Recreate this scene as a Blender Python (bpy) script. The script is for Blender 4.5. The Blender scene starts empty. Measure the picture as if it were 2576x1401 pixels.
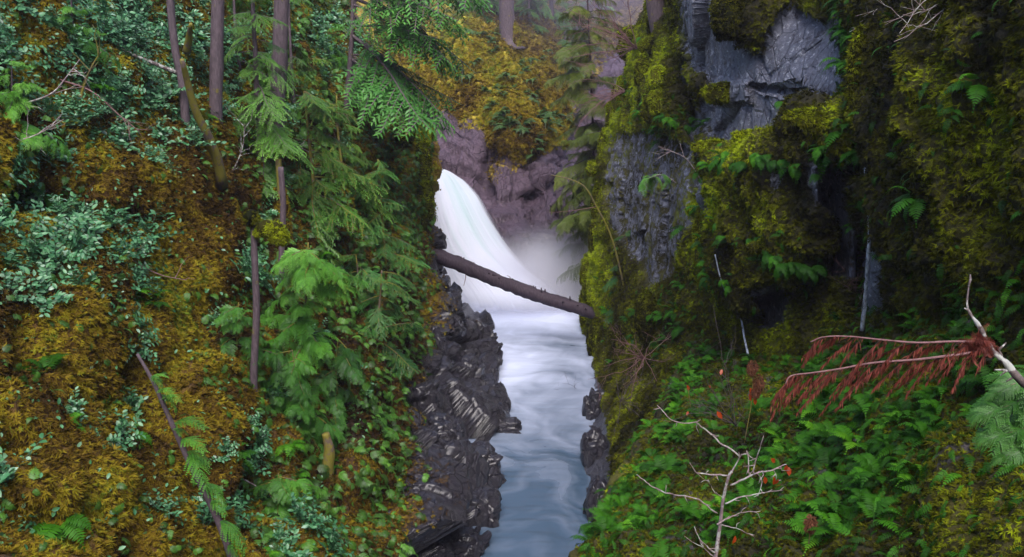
import bpy, math
import numpy as np
from mathutils import Vector

S = bpy.context.scene
C = S.collection
rng = np.random.default_rng(11)
PI = math.pi
R = math.radians

# ------------------------------------------------------------------ camera, sky, sun, exposure
CAM_H = 12.0
PITCH = R(15)
HF = R(55)
cam_d = bpy.data.cameras.new('camera'); cam = bpy.data.objects.new('camera', cam_d); C.objects.link(cam)
cam.location = (0, 0, CAM_H); cam.rotation_euler = (PI/2 - PITCH, 0, 0)
cam_d.sensor_fit = 'HORIZONTAL'; cam_d.angle = HF; cam_d.clip_start = 0.05; cam_d.clip_end = 600
S.camera = cam
SUN_EL, SUN_AZ = R(56), R(177)          # azimuth measured from +Y towards +X
W = bpy.data.worlds.new('World'); S.world = W; W.use_nodes = True
wn = W.node_tree.nodes; wl = W.node_tree.links
bg = wn['Background']; sky = wn.new('ShaderNodeTexSky'); sky.sky_type = 'NISHITA'; sky.sun_disc = False
sky.sun_elevation = SUN_EL; sky.sun_rotation = SUN_AZ; sky.dust_density = 3.0; sky.air_density = 0.9; sky.ozone_density = 1.6
wl.new(sky.outputs[0], bg.inputs[0]); bg.inputs[1].default_value = 0.125
sl = bpy.data.lights.new('sun', 'SUN'); so = bpy.data.objects.new('sun', sl); C.objects.link(so)
sl.energy = 1.5; sl.angle = R(45); sl.color = (1.0, 0.96, 0.95)
sd = Vector((math.sin(SUN_AZ)*math.cos(SUN_EL), math.cos(SUN_AZ)*math.cos(SUN_EL), math.sin(SUN_EL)))
so.rotation_euler = sd.to_track_quat('Z', 'Y').to_euler(); so.location = (0, 0, 60)
S.view_settings.view_transform = 'Standard'; S.view_settings.look = 'None'
S.cycles.volume_bounces = 3
S.view_settings.exposure = 1.46; S.view_settings.gamma = 1.0

# ------------------------------------------------------------------ picture-plane helpers (frame of 2575 x 1401)
K = 2*math.tan(HF/2)/2575
cp, sp = math.cos(PITCH), math.sin(PITCH)
def pw(px, py, d):
    px, py, d = np.broadcast_arrays(np.asarray(px, float), np.asarray(py, float), np.asarray(d, float))
    u = (px-1287.5)*K; v = (700.5-py)*K
    return np.stack([d*u, d*(cp+v*sp), CAM_H + d*(-sp+v*cp)], -1)
def wp(P):
    P = np.asarray(P, float); x, y, z = P[..., 0], P[..., 1], P[..., 2]-CAM_H
    d = y*cp - z*sp; v = (y*sp + z*cp)/d
    return x/d/K+1287.5, 700.5-v/K, d
def pwy(px, py, y):                       # point in the vertical plane at distance y
    v = (700.5-py)*K
    return pw(px, py, y/(cp+v*sp))
def dwater(py, z=0.0):
    v = (700.5-np.asarray(py, float))*K
    return (CAM_H-z)/(sp-v*cp)

# ------------------------------------------------------------------ noise
def _h(ix, iy, iz, s):
    h = (ix.astype(np.int64)*374761393 + iy.astype(np.int64)*668265263 + iz.astype(np.int64)*2147483647 + s*1274126177) & 0xFFFFFFFF
    h = ((h ^ (h >> 13))*1274126177) & 0xFFFFFFFF
    h = ((h ^ (h >> 15))*2246822519) & 0xFFFFFFFF
    return h ^ (h >> 16)
G = np.array([[1,1,0],[-1,1,0],[1,-1,0],[-1,-1,0],[1,0,1],[-1,0,1],[1,0,-1],[-1,0,-1],[0,1,1],[0,-1,1],[0,1,-1],[0,-1,-1],[1,1,0],[-1,1,0],[0,-1,1],[0,-1,-1]], float)
def noise(P, seed=0):
    P = np.asarray(P, float); I = np.floor(P); f = P-I; I = I.astype(np.int64)
    w = f*f*f*(f*(f*6-15)+10); out = 0
    for dx in (0, 1):
        for dy in (0, 1):
            for dz in (0, 1):
                g = G[_h(I[..., 0]+dx, I[..., 1]+dy, I[..., 2]+dz, seed) & 15]
                dot = g[..., 0]*(f[..., 0]-dx)+g[..., 1]*(f[..., 1]-dy)+g[..., 2]*(f[..., 2]-dz)
                out = out + dot*(w[..., 0] if dx else 1-w[..., 0])*(w[..., 1] if dy else 1-w[..., 1])*(w[..., 2] if dz else 1-w[..., 2])
    return out
def fbm(P, o=4, seed=0, lac=2.03, gain=.5):
    P = np.asarray(P, float); a = 1; s = 0; 
    for k in range(o):
        s = s + a*noise(P, seed+k*17); P = P*lac; a *= gain
    return s
def billow(P, o=3, seed=0):
    P = np.asarray(P, float); a = 1; s = 0
    for k in range(o):
        s = s + a*(1-2.2*np.abs(noise(P, seed+k*13))); P = P*2.1; a *= .5
    return s
def facets(P, seed=0, k=0.6):
    """broken rock: every cell is a tilted plane; returns height and distance to the cell border"""
    P = np.asarray(P, float); I = np.floor(P).astype(np.int64)
    b1 = np.full(P.shape[:-1], 9.); b2 = b1.copy(); hh = np.zeros_like(b1)
    for dx in (-1, 0, 1):
        for dy in (-1, 0, 1):
            for dz in (-1, 0, 1):
                c = I+np.array([dx, dy, dz]); h = _h(c[..., 0], c[..., 1], c[..., 2], seed)
                s = c + np.stack([(h & 1023)/1023., ((h >> 10) & 1023)/1023., ((h >> 20) & 1023)/1023.], -1)
                q = P-s; d = (q**2).sum(-1)
                h2 = _h(c[..., 2], c[..., 0], c[..., 1], seed+5)
                n = np.stack([(h2 & 1023)/511.5-1, ((h2 >> 10) & 1023)/511.5-1, ((h2 >> 20) & 1023)/511.5-1], -1)
                pl = (q*n).sum(-1)*k + ((h2 >> 5) & 255)/255.*.6
                m = d < b1
                b2 = np.where(m, b1, np.minimum(b2, d)); hh = np.where(m, pl, hh); b1 = np.where(m, d, b1)
    return hh, np.sqrt(b2)-np.sqrt(b1)
def sst(a, b, x):
    t = np.clip((x-a)/(b-a), 0, 1); return t*t*(3-2*t)
def inpoly(px, py, poly):
    r = np.zeros(px.shape, bool); n = len(poly); j = n-1
    for i in range(n):
        xi, yi = poly[i]; xj, yj = poly[j]
        if yi != yj:
            r ^= ((yi > py) != (yj > py)) & (px < (xj-xi)*(py-yi)/(yj-yi)+xi)
        j = i
    return r
def seg_dist(px, py, pts):
    best = np.full(np.shape(px), 1e9)
    for (x0, y0), (x1, y1) in zip(pts[:-1], pts[1:]):
        dx, dy = x1-x0, y1-y0
        t = np.clip(((px-x0)*dx+(py-y0)*dy)/(dx*dx+dy*dy), 0, 1)
        best = np.minimum(best, np.hypot(px-x0-t*dx, py-y0-t*dy))
    return best

# ------------------------------------------------------------------ mesh and object helpers
def mesh(name, V, F, mat=None, attrs=None, smooth=True):
    """F: list of index arrays, (n,3) or (n,4)"""
    if not isinstance(F, list): F = [F]
    F = [np.asarray(f, np.int32) for f in F if len(f)]
    me = bpy.data.meshes.new(name); V = np.asarray(V, np.float32)
    me.vertices.add(len(V)); me.vertices.foreach_set('co', V.ravel())
    nl = sum(f.size for f in F); npoly = sum(len(f) for f in F)
    me.loops.add(nl); me.polygons.add(npoly)
    me.loops.foreach_set('vertex_index', np.concatenate([f.ravel() for f in F]))
    tot = np.concatenate([np.full(len(f), f.shape[1], np.int32) for f in F])
    st = np.concatenate([[0], np.cumsum(tot)[:-1]]).astype(np.int32)
    me.polygons.foreach_set('loop_start', st); me.polygons.foreach_set('loop_total', tot)
    me.polygons.foreach_set('use_smooth', np.full(npoly, smooth, bool))
    me.update(calc_edges=True)
    for k, a in (attrs or {}).items():
        at = me.attributes.new(k, 'FLOAT', 'POINT'); at.data.foreach_set('value', np.asarray(a, np.float32).ravel())
    if mat: me.materials.append(mat)
    return me
def obj(name, me, parent=None, label=None, cat=None, group=None, kind=None, loc=None):
    o = bpy.data.objects.new(name, me); C.objects.link(o)
    if parent: o.parent = parent
    if loc is not None: o.location = loc
    if label: o['label'] = label
    if cat: o['category'] = cat
    if group: o['group'] = group
    if kind: o['kind'] = kind
    return o
def thing(name, loc, label, cat, group=None):
    return obj(name, None, None, label, cat, group, loc=[float(a) for a in loc])
class MB:
    """collects shapes of one mesh, with a tint per vertex"""
    def __init__(s): s.V = []; s.Q = []; s.T = []; s.a = []; s.n = 0
    def add(s, V, Q=None, T=None, tint=0.5):
        V = np.asarray(V, float).reshape(-1, 3); 
        if Q is not None and len(Q): s.Q.append(np.asarray(Q)+s.n)
        if T is not None and len(T): s.T.append(np.asarray(T)+s.n)
        s.V.append(V); s.a.append(np.broadcast_to(np.asarray(tint, float), (len(V),))); s.n += len(V)
    def tube(s, P, r, n=6, tint=0.5, bump=0.0, cap=True):
        P = np.asarray(P, float); m = len(P); r = np.broadcast_to(np.asarray(r, float), (m,))
        T = np.gradient(P, axis=0); T /= np.linalg.norm(T, axis=1)[:, None]+1e-9
        ref = np.array([0, 0, 1.]) if abs(T[:, 2]).mean() < .8 else np.array([1., 0, 0])
        A = np.cross(T, ref); A /= np.linalg.norm(A, axis=1)[:, None]+1e-9; B = np.cross(T, A)
        th = np.arange(n)*2*PI/n
        V = P[:, None]+r[:, None, None]*(np.cos(th)[None, :, None]*A[:, None]+np.sin(th)[None, :, None]*B[:, None])
        if bump:
            V = V + (V-P[:, None])*(bump*fbm(V*np.array([1, 1, .35])/max(r.max(), .02)*.9, 3, 5))[..., None]
        i = np.arange(m-1)[:, None]*n+np.arange(n)[None]; j = np.arange(m-1)[:, None]*n+(np.arange(n)[None]+1) % n
        Q = np.stack([i, j, j+n, i+n], -1).reshape(-1, 4)
        V = V.reshape(-1, 3)
        Tt = None
        if cap:
            V = np.vstack([V, P[:1], P[-1:]]); c0 = m*n; c1 = c0+1; k = np.arange(n); k2 = (k+1) % n
            Tt = np.vstack([np.stack([k2, k, np.full(n, c0)], -1), np.stack([k+(m-1)*n, k2+(m-1)*n, np.full(n, c1)], -1)])
        s.add(V, Q, Tt, tint)
    def inst(s, tpl, pos, M, scale=1.0, tint=None):
        """stamp a template (V,Q,T,tint) at many places; M is (k,3,3) with the axes as columns"""
        V, Q, T, ti = tpl; k = len(pos)
        if k == 0: return
        sc = np.broadcast_to(np.asarray(scale, float), (k,)) if np.ndim(scale) < 2 else scale
        Vs = V[None]*sc[:, None, None] if sc.ndim == 1 else V[None]*sc[:, None, :]
        W_ = np.einsum('kij,kvj->kvi', M, Vs)+np.asarray(pos)[:, None]
        nv = len(V); off = (np.arange(k)*nv)[:, None, None]
        tt = ti[None]+ (0 if tint is None else np.asarray(tint)[:, None])
        s.add(W_.reshape(-1, 3), (Q[None]+off).reshape(-1, 4) if len(Q) else None, (T[None]+off).reshape(-1, 3) if len(T) else None, np.broadcast_to(tt, (k, nv)).ravel())
    def tpl(s):
        return (np.vstack(s.V), np.vstack(s.Q) if s.Q else np.zeros((0, 4), int), np.vstack(s.T) if s.T else np.zeros((0, 3), int), np.concatenate(s.a))
    def mesh(s, name, mat, smooth=True, origin=None):
        V, Q, T, a = s.tpl()
        if origin is not None: V = V-np.asarray(origin)
        return mesh(name, V, [Q, T], mat, {'tint': a}, smooth)
def norm(a): return a/(np.linalg.norm(a, axis=-1, keepdims=True)+1e-9)
def frame(zdir, xdir):
    """axes with z along zdir and x near xdir, as columns"""
    z = norm(np.asarray(zdir, float)); x = np.asarray(xdir, float); x = norm(x-(x*z).sum(-1, keepdims=True)*z); y = np.cross(z, x)
    return np.stack([x, y, z], -1)
def xframe(xdir, zdir):
    x = norm(np.asarray(xdir, float)); z = np.asarray(zdir, float); z = norm(z-(x*z).sum(-1, keepdims=True)*x); y = np.cross(z, x)
    return np.stack([x, y, z], -1)
def smooth_path(P, n=24):
    """Catmull-Rom through control points"""
    P = np.asarray(P, float); Q = np.vstack([2*P[0]-P[1], P, 2*P[-1]-P[-2]]); out = []
    seg = len(P)-1; t_ = np.linspace(0, seg, n)
    for t in t_:
        i = min(int(t), seg-1); f = t-i; a, b, c, d = Q[i:i+4]
        out.append(.5*((2*b)+(-a+c)*f+(2*a-5*b+4*c-d)*f*f+(-a+3*b-3*c+d)*f**3))
    return np.array(out)

# ------------------------------------------------------------------ materials
def nodes(name):
    m = bpy.data.materials.new(name); m.use_nodes = True; nt = m.node_tree
    return m, nt.nodes, nt.links, nt.nodes['Principled BSDF']
def ramp(N, stops):
    r = N.new('ShaderNodeValToRGB'); e = r.color_ramp.elements
    while len(e) < len(stops): e.new(0.5)
    for k, (p, c) in enumerate(stops): e[k].position = p; e[k].color = (*c, 1)
    return r
def attr(N, name):
    a = N.new('ShaderNodeAttribute'); a.attribute_name = name; return a.outputs['Fac']
def noise_n(N, L, scale, detail=6, rough=.6, vec=None, dist=0):
    t = N.new('ShaderNodeTexNoise'); t.inputs['Scale'].default_value = scale; t.inputs['Detail'].default_value = detail
    t.inputs['Roughness'].default_value = rough; t.inputs['Distortion'].default_value = dist
    if vec is not None: L.new(vec, t.inputs['Vector'])
    return t.outputs[0]
def mathn(N, L, op, a, b=0.0, c=None, clamp=False):
    m = N.new('ShaderNodeMath'); m.operation = op; m.use_clamp = clamp
    for k, x in enumerate((a, b, c)):
        if x is None: continue
        if isinstance(x, (int, float)): m.inputs[k].default_value = x
        else: L.new(x, m.inputs[k])
    return m.outputs[0]
def mixc(N, L, f, a, b, mode='MIX'):
    m = N.new('ShaderNodeMix'); m.data_type = 'RGBA'; m.blend_type = mode
    for k, x in ((0, f), (6, a), (7, b)):
        if isinstance(x, (int, float)): m.inputs[k].default_value = x
        elif isinstance(x, tuple): m.inputs[k].default_value = (*x, 1)
        else: L.new(x, m.inputs[k])
    return m.outputs[2]
def bumpn(N, L, h, strength, dist, nrm=None):
    b = N.new('ShaderNodeBump'); b.inputs['Strength'].default_value = strength; b.inputs['Distance'].default_value = dist
    L.new(h, b.inputs['Height'])
    if nrm is not None: L.new(nrm, b.inputs['Normal'])
    return b.outputs[0]

def leaf_mat(name, stops, rough=.45, spec=.5, trans=.25, obj_rand=.25):
    m, N, L, b = nodes(name)
    t = attr(N, 'tint'); oi = N.new('ShaderNodeObjectInfo')
    t = mathn(N, L, 'ADD', t, mathn(N, L, 'MULTIPLY', mathn(N, L, 'SUBTRACT', oi.outputs['Random'], .5), obj_rand))
    r = ramp(N, [(p_, tuple(.78*q_ for q_ in c_)) for p_, c_ in stops]); L.new(t, r.inputs[0])
    L.new(r.outputs[0], b.inputs['Base Color']); b.inputs['Roughness'].default_value = rough; b.inputs['Specular IOR Level'].default_value = spec
    if trans:
        tr = N.new('ShaderNodeBsdfTranslucent'); L.new(r.outputs[0], tr.inputs[0]); mx = N.new('ShaderNodeMixShader'); mx.inputs[0].default_value = trans
        L.new(b.outputs[0], mx.inputs[1]); L.new(tr.outputs[0], mx.inputs[2]); L.new(mx.outputs[0], N['Material Output'].inputs[0])
    return m
M_salal = leaf_mat('salal_leaf', [(0, (.015, .07, .025)), (.35, (.05, .19, .07)), (.7, (.11, .29, .12)), (1, (.28, .44, .30))], .42, .5, .12)
M_fern = leaf_mat('fern_leaf', [(0, (.012, .045, .001)), (.4, (.022, .10, .003)), (.8, (.055, .22, .006)), (1, (.15, .40, .015))], .6, .2, .3, .5)
M_fern_dull = leaf_mat('fern_leaf_dull', [(0, (.02, .05, .01)), (.5, (.06, .14, .03)), (1, (.15, .25, .06))], .5, .4, .3)
M_hem = leaf_mat('hemlock_needles', [(0, (.03, .08, .010)), (.45, (.075, .21, .022)), (.8, (.13, .33, .035)), (1, (.22, .45, .05))], .5, .4, .2)
M_dark = leaf_mat('dark_needles', [(0, (.015, .06, .015)), (.5, (.04, .17, .03)), (1, (.11, .32, .05))], .5, .4, .2)
M_cedar = leaf_mat('cedar_spray', [(0, (.02, .07, .012)), (.4, (.055, .19, .02)), (.8, (.11, .34, .03)), (1, (.20, .48, .06))], .45, .4, .25)
M_olive = leaf_mat('olive_spray', [(0, (.04, .07, .012)), (.5, (.12, .17, .02)), (1, (.24, .29, .04))], .5, .4, .25)
M_redcedar = leaf_mat('dead_cedar_spray', [(0, (.04, .010, .006)), (.5, (.15, .028, .018)), (1, (.30, .08, .055))], .6, .3, .2)
M_redleaf = leaf_mat('autumn_leaf', [(0, (.3, .03, .005)), (1, (.6, .09, .01))], .4, .5, .4)
M_tuft_l = leaf_mat('moss_tuft_gold', [(0, (.018, .010, .003)), (.28, (.075, .042, .006)), (.5, (.19, .125, .010)), (.72, (.32, .26, .014)), (.9, (.18, .23, .02)), (1, (.14, .22, .02))], .8, .1, .25)
M_tuft_r = leaf_mat('moss_tuft_green', [(0, (.008, .010, .001)), (.3, (.035, .034, .002)), (.6, (.11, .115, .004)), (.85, (.24, .29, .005)), (1, (.40, .50, .010))], .8, .1, .25)
M_seed = leaf_mat('dry_seed', [(0, (.06, .02, .01)), (1, (.22, .09, .05))], .8, .1, .1)

def bark_mat(name, c0, c1, moss=0.0, lich=0.0, mc=(.14, .12, .01)):
    m, N, L, b = nodes(name); tc = N.new('ShaderNodeTexCoord').outputs['Object']
    mp = N.new('ShaderNodeMapping'); mp.inputs['Scale'].default_value = (1, 1, .25); L.new(tc, mp.inputs[0])
    n = noise_n(N, L, 22, 8, .7, mp.outputs[0]); r = ramp(N, [(.3, c0), (.7, c1)]); L.new(n, r.inputs[0]); c = r.outputs[0]
    if lich:
        l = noise_n(N, L, 13, 3, .6, tc); lr = ramp(N, [(.62-lich, (0, 0, 0)), (.68-lich, (1, 1, 1))]); L.new(l, lr.inputs[0])
        c = mixc(N, L, lr.outputs[0], c, (.36, .36, .33))
    if moss:
        l = noise_n(N, L, 4, 5, .7, tc); lr = ramp(N, [(.65-moss, (0, 0, 0)), (.72-moss, (1, 1, 1))]); L.new(l, lr.inputs[0])
        c = mixc(N, L, lr.outputs[0], c, mc)
    L.new(c, b.inputs['Base Color']); b.inputs['Roughness'].default_value = .75
    L.new(bumpn(N, L, n, .8, .03), b.inputs['Normal'])
    return m
M_bark = bark_mat('bark_grey', (.03, .02, .024), (.12, .085, .10), .03, 0)
M_barkm = bark_mat('bark_mossy', (.05, .03, .025), (.14, .10, .08), .22)
M_barkd = bark_mat('bark_dark', (.03, .022, .025), (.10, .075, .085), .08)
M_twig = bark_mat('twig_pale', (.13, .08, .085), (.34, .26, .27), 0, .1)
M_twigm = bark_mat('twig_moss', (.06, .045, .02), (.14, .11, .05), .2)
M_twigr = bark_mat('twig_red', (.10, .04, .04), (.24, .13, .13), 0)
M_lich = bark_mat('branch_lichen', (.05, .032, .03), (.16, .12, .115), 0, .12)
M_log = bark_mat('log_wood', (.015, .009, .016), (.060, .038, .055), 0, 0)

def terrain_mat(name, rock0, rock1, moss, lichen=True, rough_rock=.6, tintscale=1.0, fine=60):
    m, N, L, b = nodes(name); tc = N.new('ShaderNodeTexCoord').outputs['Object']
    mo = attr(N, 'moss'); wet = attr(N, 'wet')
    n1 = noise_n(N, L, 1.3, 8, .65, tc); n2 = noise_n(N, L, 9, 8, .7, tc); n3 = noise_n(N, L, fine, 4, .7, tc)
    r = ramp(N, [(.3, rock0), (.5, tuple((a+b_)/2 for a, b_ in zip(rock0, rock1))), (.68, rock1)]); L.new(mathn(N, L, 'ADD', mathn(N, L, 'MULTIPLY', n1, .4), mathn(N, L, 'MULTIPLY', n2, .6)), r.inputs[0])
    c = r.outputs[0]
    # iron stain
    st = ramp(N, [(.56, (0, 0, 0)), (.7, (1, 1, 1))]); L.new(noise_n(N, L, 2.2, 6, .7, tc, .5), st.inputs[0])
    c = mixc(N, L, mathn(N, L, 'MULTIPLY', st.outputs[0], .35), c, (.06, .03, .035))
    if lichen:
        lr = ramp(N, [(.545, (0, 0, 0)), (.60, (1, 1, 1))]); L.new(noise_n(N, L, 7, 9, .78, tc), lr.inputs[0])
        c = mixc(N, L, mathn(N, L, 'MULTIPLY', lr.outputs[0], .75), c, (.46, .48, .56))
        lr = ramp(N, [(.56, (0, 0, 0)), (.60, (1, 1, 1))]); L.new(noise_n(N, L, 4.3, 7, .75, tc, .6), lr.inputs[0])
        c = mixc(N, L, mathn(N, L, 'MULTIPLY', lr.outputs[0], .8), c, (.035, .03, .045))
    c = mixc(N, L, mathn(N, L, 'MULTIPLY', wet, .72), c, (.012, .010, .016))
    mr = ramp(N, moss); mt = mathn(N, L, 'ADD', attr(N, 'tone'), mathn(N, L, 'MULTIPLY', mathn(N, L, 'SUBTRACT', n2, .5), .9)); mt = mathn(N, L, 'ADD', mt, mathn(N, L, 'MULTIPLY', mathn(N, L, 'SUBTRACT', n3, .5), .8))
    L.new(mt, mr.inputs[0])
    k = mathn(N, L, 'ADD', mo, mathn(N, L, 'MULTIPLY', mathn(N, L, 'SUBTRACT', noise_n(N, L, 3.2, 9, .78, tc), .5), 2.1))
    kr = ramp(N, [(.44, (0, 0, 0)), (.56, (1, 1, 1))]); L.new(k, kr.inputs[0])
    c = mixc(N, L, kr.outputs[0], c, mr.outputs[0])
    L.new(c, b.inputs['Base Color'])
    ro = mathn(N, L, 'SUBTRACT', rough_rock, mathn(N, L, 'MULTIPLY', wet, rough_rock-.30))
    ro = mathn(N, L, 'ADD', ro, mathn(N, L, 'MULTIPLY', kr.outputs[0], .4), clamp=True)
    L.new(ro, b.inputs['Roughness'])
    vo = N.new('ShaderNodeTexVoronoi'); vo.feature = 'DISTANCE_TO_EDGE'; vo.inputs['Scale'].default_value = 2.4
    mp = N.new('ShaderNodeMapping'); mp.inputs['Scale'].default_value = (1.3, 1.3, .6); mp.inputs['Rotation'].default_value = (.3, .4, .2); wv = mixc(N, L, .18, tc, N.new('ShaderNodeTexNoise').outputs[1], 'ADD'); L.new(wv, mp.inputs[0]); L.new(mp.outputs[0], vo.inputs['Vector'])
    ck = ramp(N, [(0, (0, 0, 0)), (.05, (1, 1, 1))]); L.new(vo.outputs[0], ck.inputs[0])
    cw = mathn(N, L, 'MULTIPLY', mathn(N, L, 'MULTIPLY', wet, .5), mathn(N, L, 'SUBTRACT', 1.0, kr.outputs[0])); L.new(cw, b.inputs['Coat Weight']); b.inputs['Coat Roughness'].default_value = .2
    h = mathn(N, L, 'ADD', mathn(N, L, 'MULTIPLY', n2, .8), mathn(N, L, 'MULTIPLY', n3, .35)); h = mathn(N, L, 'ADD', h, mathn(N, L, 'MULTIPLY', mathn(N, L, 'MULTIPLY', ck.outputs[0], .5), mathn(N, L, 'SUBTRACT', 1.0, kr.outputs[0])))
    L.new(bumpn(N, L, h, 1.0, .09), b.inputs['Normal'])
    return m
M_left = terrain_mat('bank_moss_gold', (.008, .007, .012), (.06, .052, .075), [(0, (.008, .004, .002)), (.3, (.04, .016, .003)), (.55, (.10, .05, .005)), (.8, (.15, .09, .008)), (1, (.10, .10, .01))], False)
M_right = terrain_mat('cliff_rock_moss', (.045, .05, .075), (.21, .225, .30), [(0, (.004, .005, .001)), (.3, (.02, .017, .002)), (.6, (.055, .052, .004)), (.85, (.11, .12, .006)), (1, (.16, .20, .010))], True)
M_slope = terrain_mat('slope_moss', (.03, .025, .025), (.10, .09, .09), [(0, (.004, .005, .001)), (.35, (.02, .018, .003)), (.65, (.06, .052, .005)), (1, (.10, .10, .008))], False)
M_back = terrain_mat('back_rock_moss', (.022, .013, .024), (.13, .085, .125), [(0, (.06, .035, .008)), (.35, (.18, .12, .012)), (.65, (.34, .25, .018)), (1, (.40, .36, .03))], False, .55)

# ------------------------------------------------------------------ the three rock and earth sheets
def tps(pts):
    A = np.array(pts, float); X = A[:, :2]/1000; n = len(X)
    def U(a, b):
        r2 = ((a[:, None]-b[None])**2).sum(-1); return .5*r2*np.log(r2+1e-12)
    Kk = U(X, X)+np.eye(n)*1e-4; Pm = np.hstack([np.ones((n, 1)), X]); M = np.block([[Kk, Pm], [Pm.T, np.zeros((3, 3))]])
    s = np.linalg.solve(M, np.concatenate([A[:, 2], np.zeros(3)]))
    def f(px, py):
        q = np.stack([px.ravel(), py.ravel()], -1)/1000; out = np.empty(len(q))
        for i in range(0, len(q), 100000):
            qq = q[i:i+100000]; out[i:i+100000] = U(qq, X)@s[:n]+s[n]+qq@s[n+1:]
        return out.reshape(px.shape)
    return f
class Layer:
    def __init__(L, PX, PY, D, nb=0):
        L.PX, L.PY = PX, PY; L.nb = nb; L.W = pw(PX, PY, D); L.normals()
    def normals(L):
        a = np.gradient(L.W, axis=1); b = np.gradient(L.W, axis=0); n = norm(np.cross(b, a))
        v = L.W-np.array([0, 0, CAM_H]); s = np.sign(-(n*v).sum(-1)); med = 1 if np.median(s) > 0 else -1
        L.N = n*med
    def displace(L, h): L.W = L.W+L.N*h[..., None]; L.normals()
    def faces(L):
        r, c = L.PX.shape; i = (np.arange(r-1)[:, None]*c+np.arange(c-1)[None]).ravel()
        return np.stack([i, i+c, i+c+1, i+1], -1)
    def sample(L, n, dens, r=rng):
        """points drawn by density * true area"""
        a = np.linalg.norm(np.cross(L.W[1:, :-1]-L.W[:-1, :-1], L.W[:-1, 1:]-L.W[:-1, :-1]), axis=-1)
        d = dens(L.PX[:-1, :-1], L.PY[:-1, :-1])*a; d = np.clip(d, 0, None)
        if L.nb: d[:, -L.nb-1:] *= .12
        d = d.ravel(); d = d/d.sum()
        k = r.choice(len(d), n, p=d); c = L.PX.shape[1]-1; i, j = k//c, k % c; u, v = r.random(n), r.random(n)
        P = L.W[i, j]+(L.W[i+1, j]-L.W[i, j])*u[:, None]+(L.W[i, j+1]-L.W[i, j])*v[:, None]
        return P, L.N[i, j], L.PX[i, j], L.PY[i, j]
    def at(L, px, py):
        d = (L.PX-px)**2+(L.PY-py)**2
        if L.nb: d[:, -L.nb-1:] = 1e12
        k = d.argmin(); i, j = np.unravel_index(k, d.shape); return L.W[i, j], L.N[i, j]
def grid(edge, outer, pys, ncol, nback, back_d, sign):
    """columns from the outer side of the frame to the edge (t=1), then wrapping away behind it"""
    PY = np.repeat(pys[:, None], ncol+nback, 1); e = np.interp(pys, [a[0] for a in edge], [a[1] for a in edge])[:, None]
    t = np.linspace(0, 1, ncol)[None]; PX = outer+(e-outer)*t
    s = np.linspace(0, 1, nback+1)[None, 1:]; PX = np.hstack([PX, e+sign*s*40])
    DB = np.hstack([np.zeros((len(pys), ncol)), np.repeat(s**1.3*back_d, len(pys), 0)])
    TT = np.hstack([np.repeat(t, len(pys), 0), np.ones((len(pys), nback))])
    return PX, PY, DB, TT
def gauss(px, py, lst):
    o = 0
    for cx, cy, rx, ry, a in lst: o = o+a*np.exp(-((px-cx)/rx)**2-((py-cy)/ry)**2)
    return o

# left bank
EL = [(-260, 760), (0, 850), (100, 900), (200, 935), (250, 965), (285, 1010), (300, 1035), (330, 1052), (380, 1073), (420, 1078), (480, 1068), (560, 1068), (640, 1088), (700, 1106), (725, 1122), (735, 1150), (775, 1166), (800, 1182), (815, 1212), (885, 1230), (910, 1246), (960, 1256), (1000, 1272), (1050, 1284), (1080, 1316), (1098, 1290), (1112, 1264), (1190, 1262), (1240, 1250), (1300, 1243), (1340, 1225), (1401, 1200), (1500, 1150)]
pys = np.linspace(-260, 1500, 860)
PX, PY, DB, TT = grid(EL, -330, pys, 620, 60, 16, -1)
ctl = [(-330, -260, 17), (-330, 0, 14.5), (-330, 500, 12.5), (-330, 1000, 11), (-330, 1500, 10), (0, -260, 20), (0, 0, 17.5), (0, 500, 15), (0, 1000, 13), (0, 1401, 11.5), (0, 1500, 11),
       (300, -200, 24), (300, 0, 21.5), (300, 500, 18), (300, 1000, 15.2), (300, 1401, 13.2), (600, -200, 29), (600, 0, 27), (600, 500, 22), (600, 1000, 18), (600, 1401, 15.5),
       (850, 0, 36), (850, 500, 28.5), (850, 900, 23), (850, 1200, 20), (850, 1401, 18), (1000, 300, 36), (1000, 600, 33), (1000, 900, 28), (1000, 1200, 22.5), (1000, 1401, 20),
       (1070, 330, 38), (1070, 480, 37), (1080, 640, 35.5), (1150, 760, 36), (1060, 800, 31.5), (1190, 830, 36)]
for py in (900, 1000, 1110, 1190, 1300, 1401, 1500): ctl.append((np.interp(py, *zip(*EL)), py, float(dwater(py, -.35))))
D = tps(ctl)(PX, PY)+DB
D += gauss(PX, PY, [(90, 500, 90, 40, 1.8), (300, 558, 200, 24, 1.4), (300, 470, 200, 60, -.6), (470, 550, 120, 25, .6), (240, 1040, 70, 40, 1.5), (292, 1090, 26, 110, 1.6), (365, 1090, 50, 40, 1.2),
                    (110, 1235, 110, 60, -1.1), (110, 1060, 140, 60, -.5), (200, 850, 110, 120, -.7), (620, 1060, 60, 200, .9), (30, 700, 60, 30, .7), (90, 1315, 110, 22, 1.2), (640, 1250, 110, 110, .8), (500, 1100, 70, 100, -.3), (780, 1180, 70, 130, .7),
                    (900, 1150, 50, 160, -.6), (980, 800, 30, 200, -.8), (960, 1250, 50, 150, .6), (1030, 430, 40, 90, -.6), (620, 650, 60, 150, .8)])
LL = Layer(PX, PY, D, 60); B0 = LL.W.copy()
wx = 30*noise(B0*.9, 3); wy = 30*noise(B0*.9, 4)
rock = sst(0, 110, (PX+wx)-np.interp(PY+wy, [-260, 500, 560, 640, 760, 900, 1000, 1200, 1300, 1401, 1500], [1300, 1300, 1020, 1000, 1000, 990, 960, 930, 920, 930, 940]))
rock = np.maximum(rock, sst(.55, .85, gauss(PX, PY, [(825, 1180, 18, 70, 1), (960, 1290, 30, 90, .7), (855, 1290, 25, 60, .8)])+.3*noise(B0*3, 9)))
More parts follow.
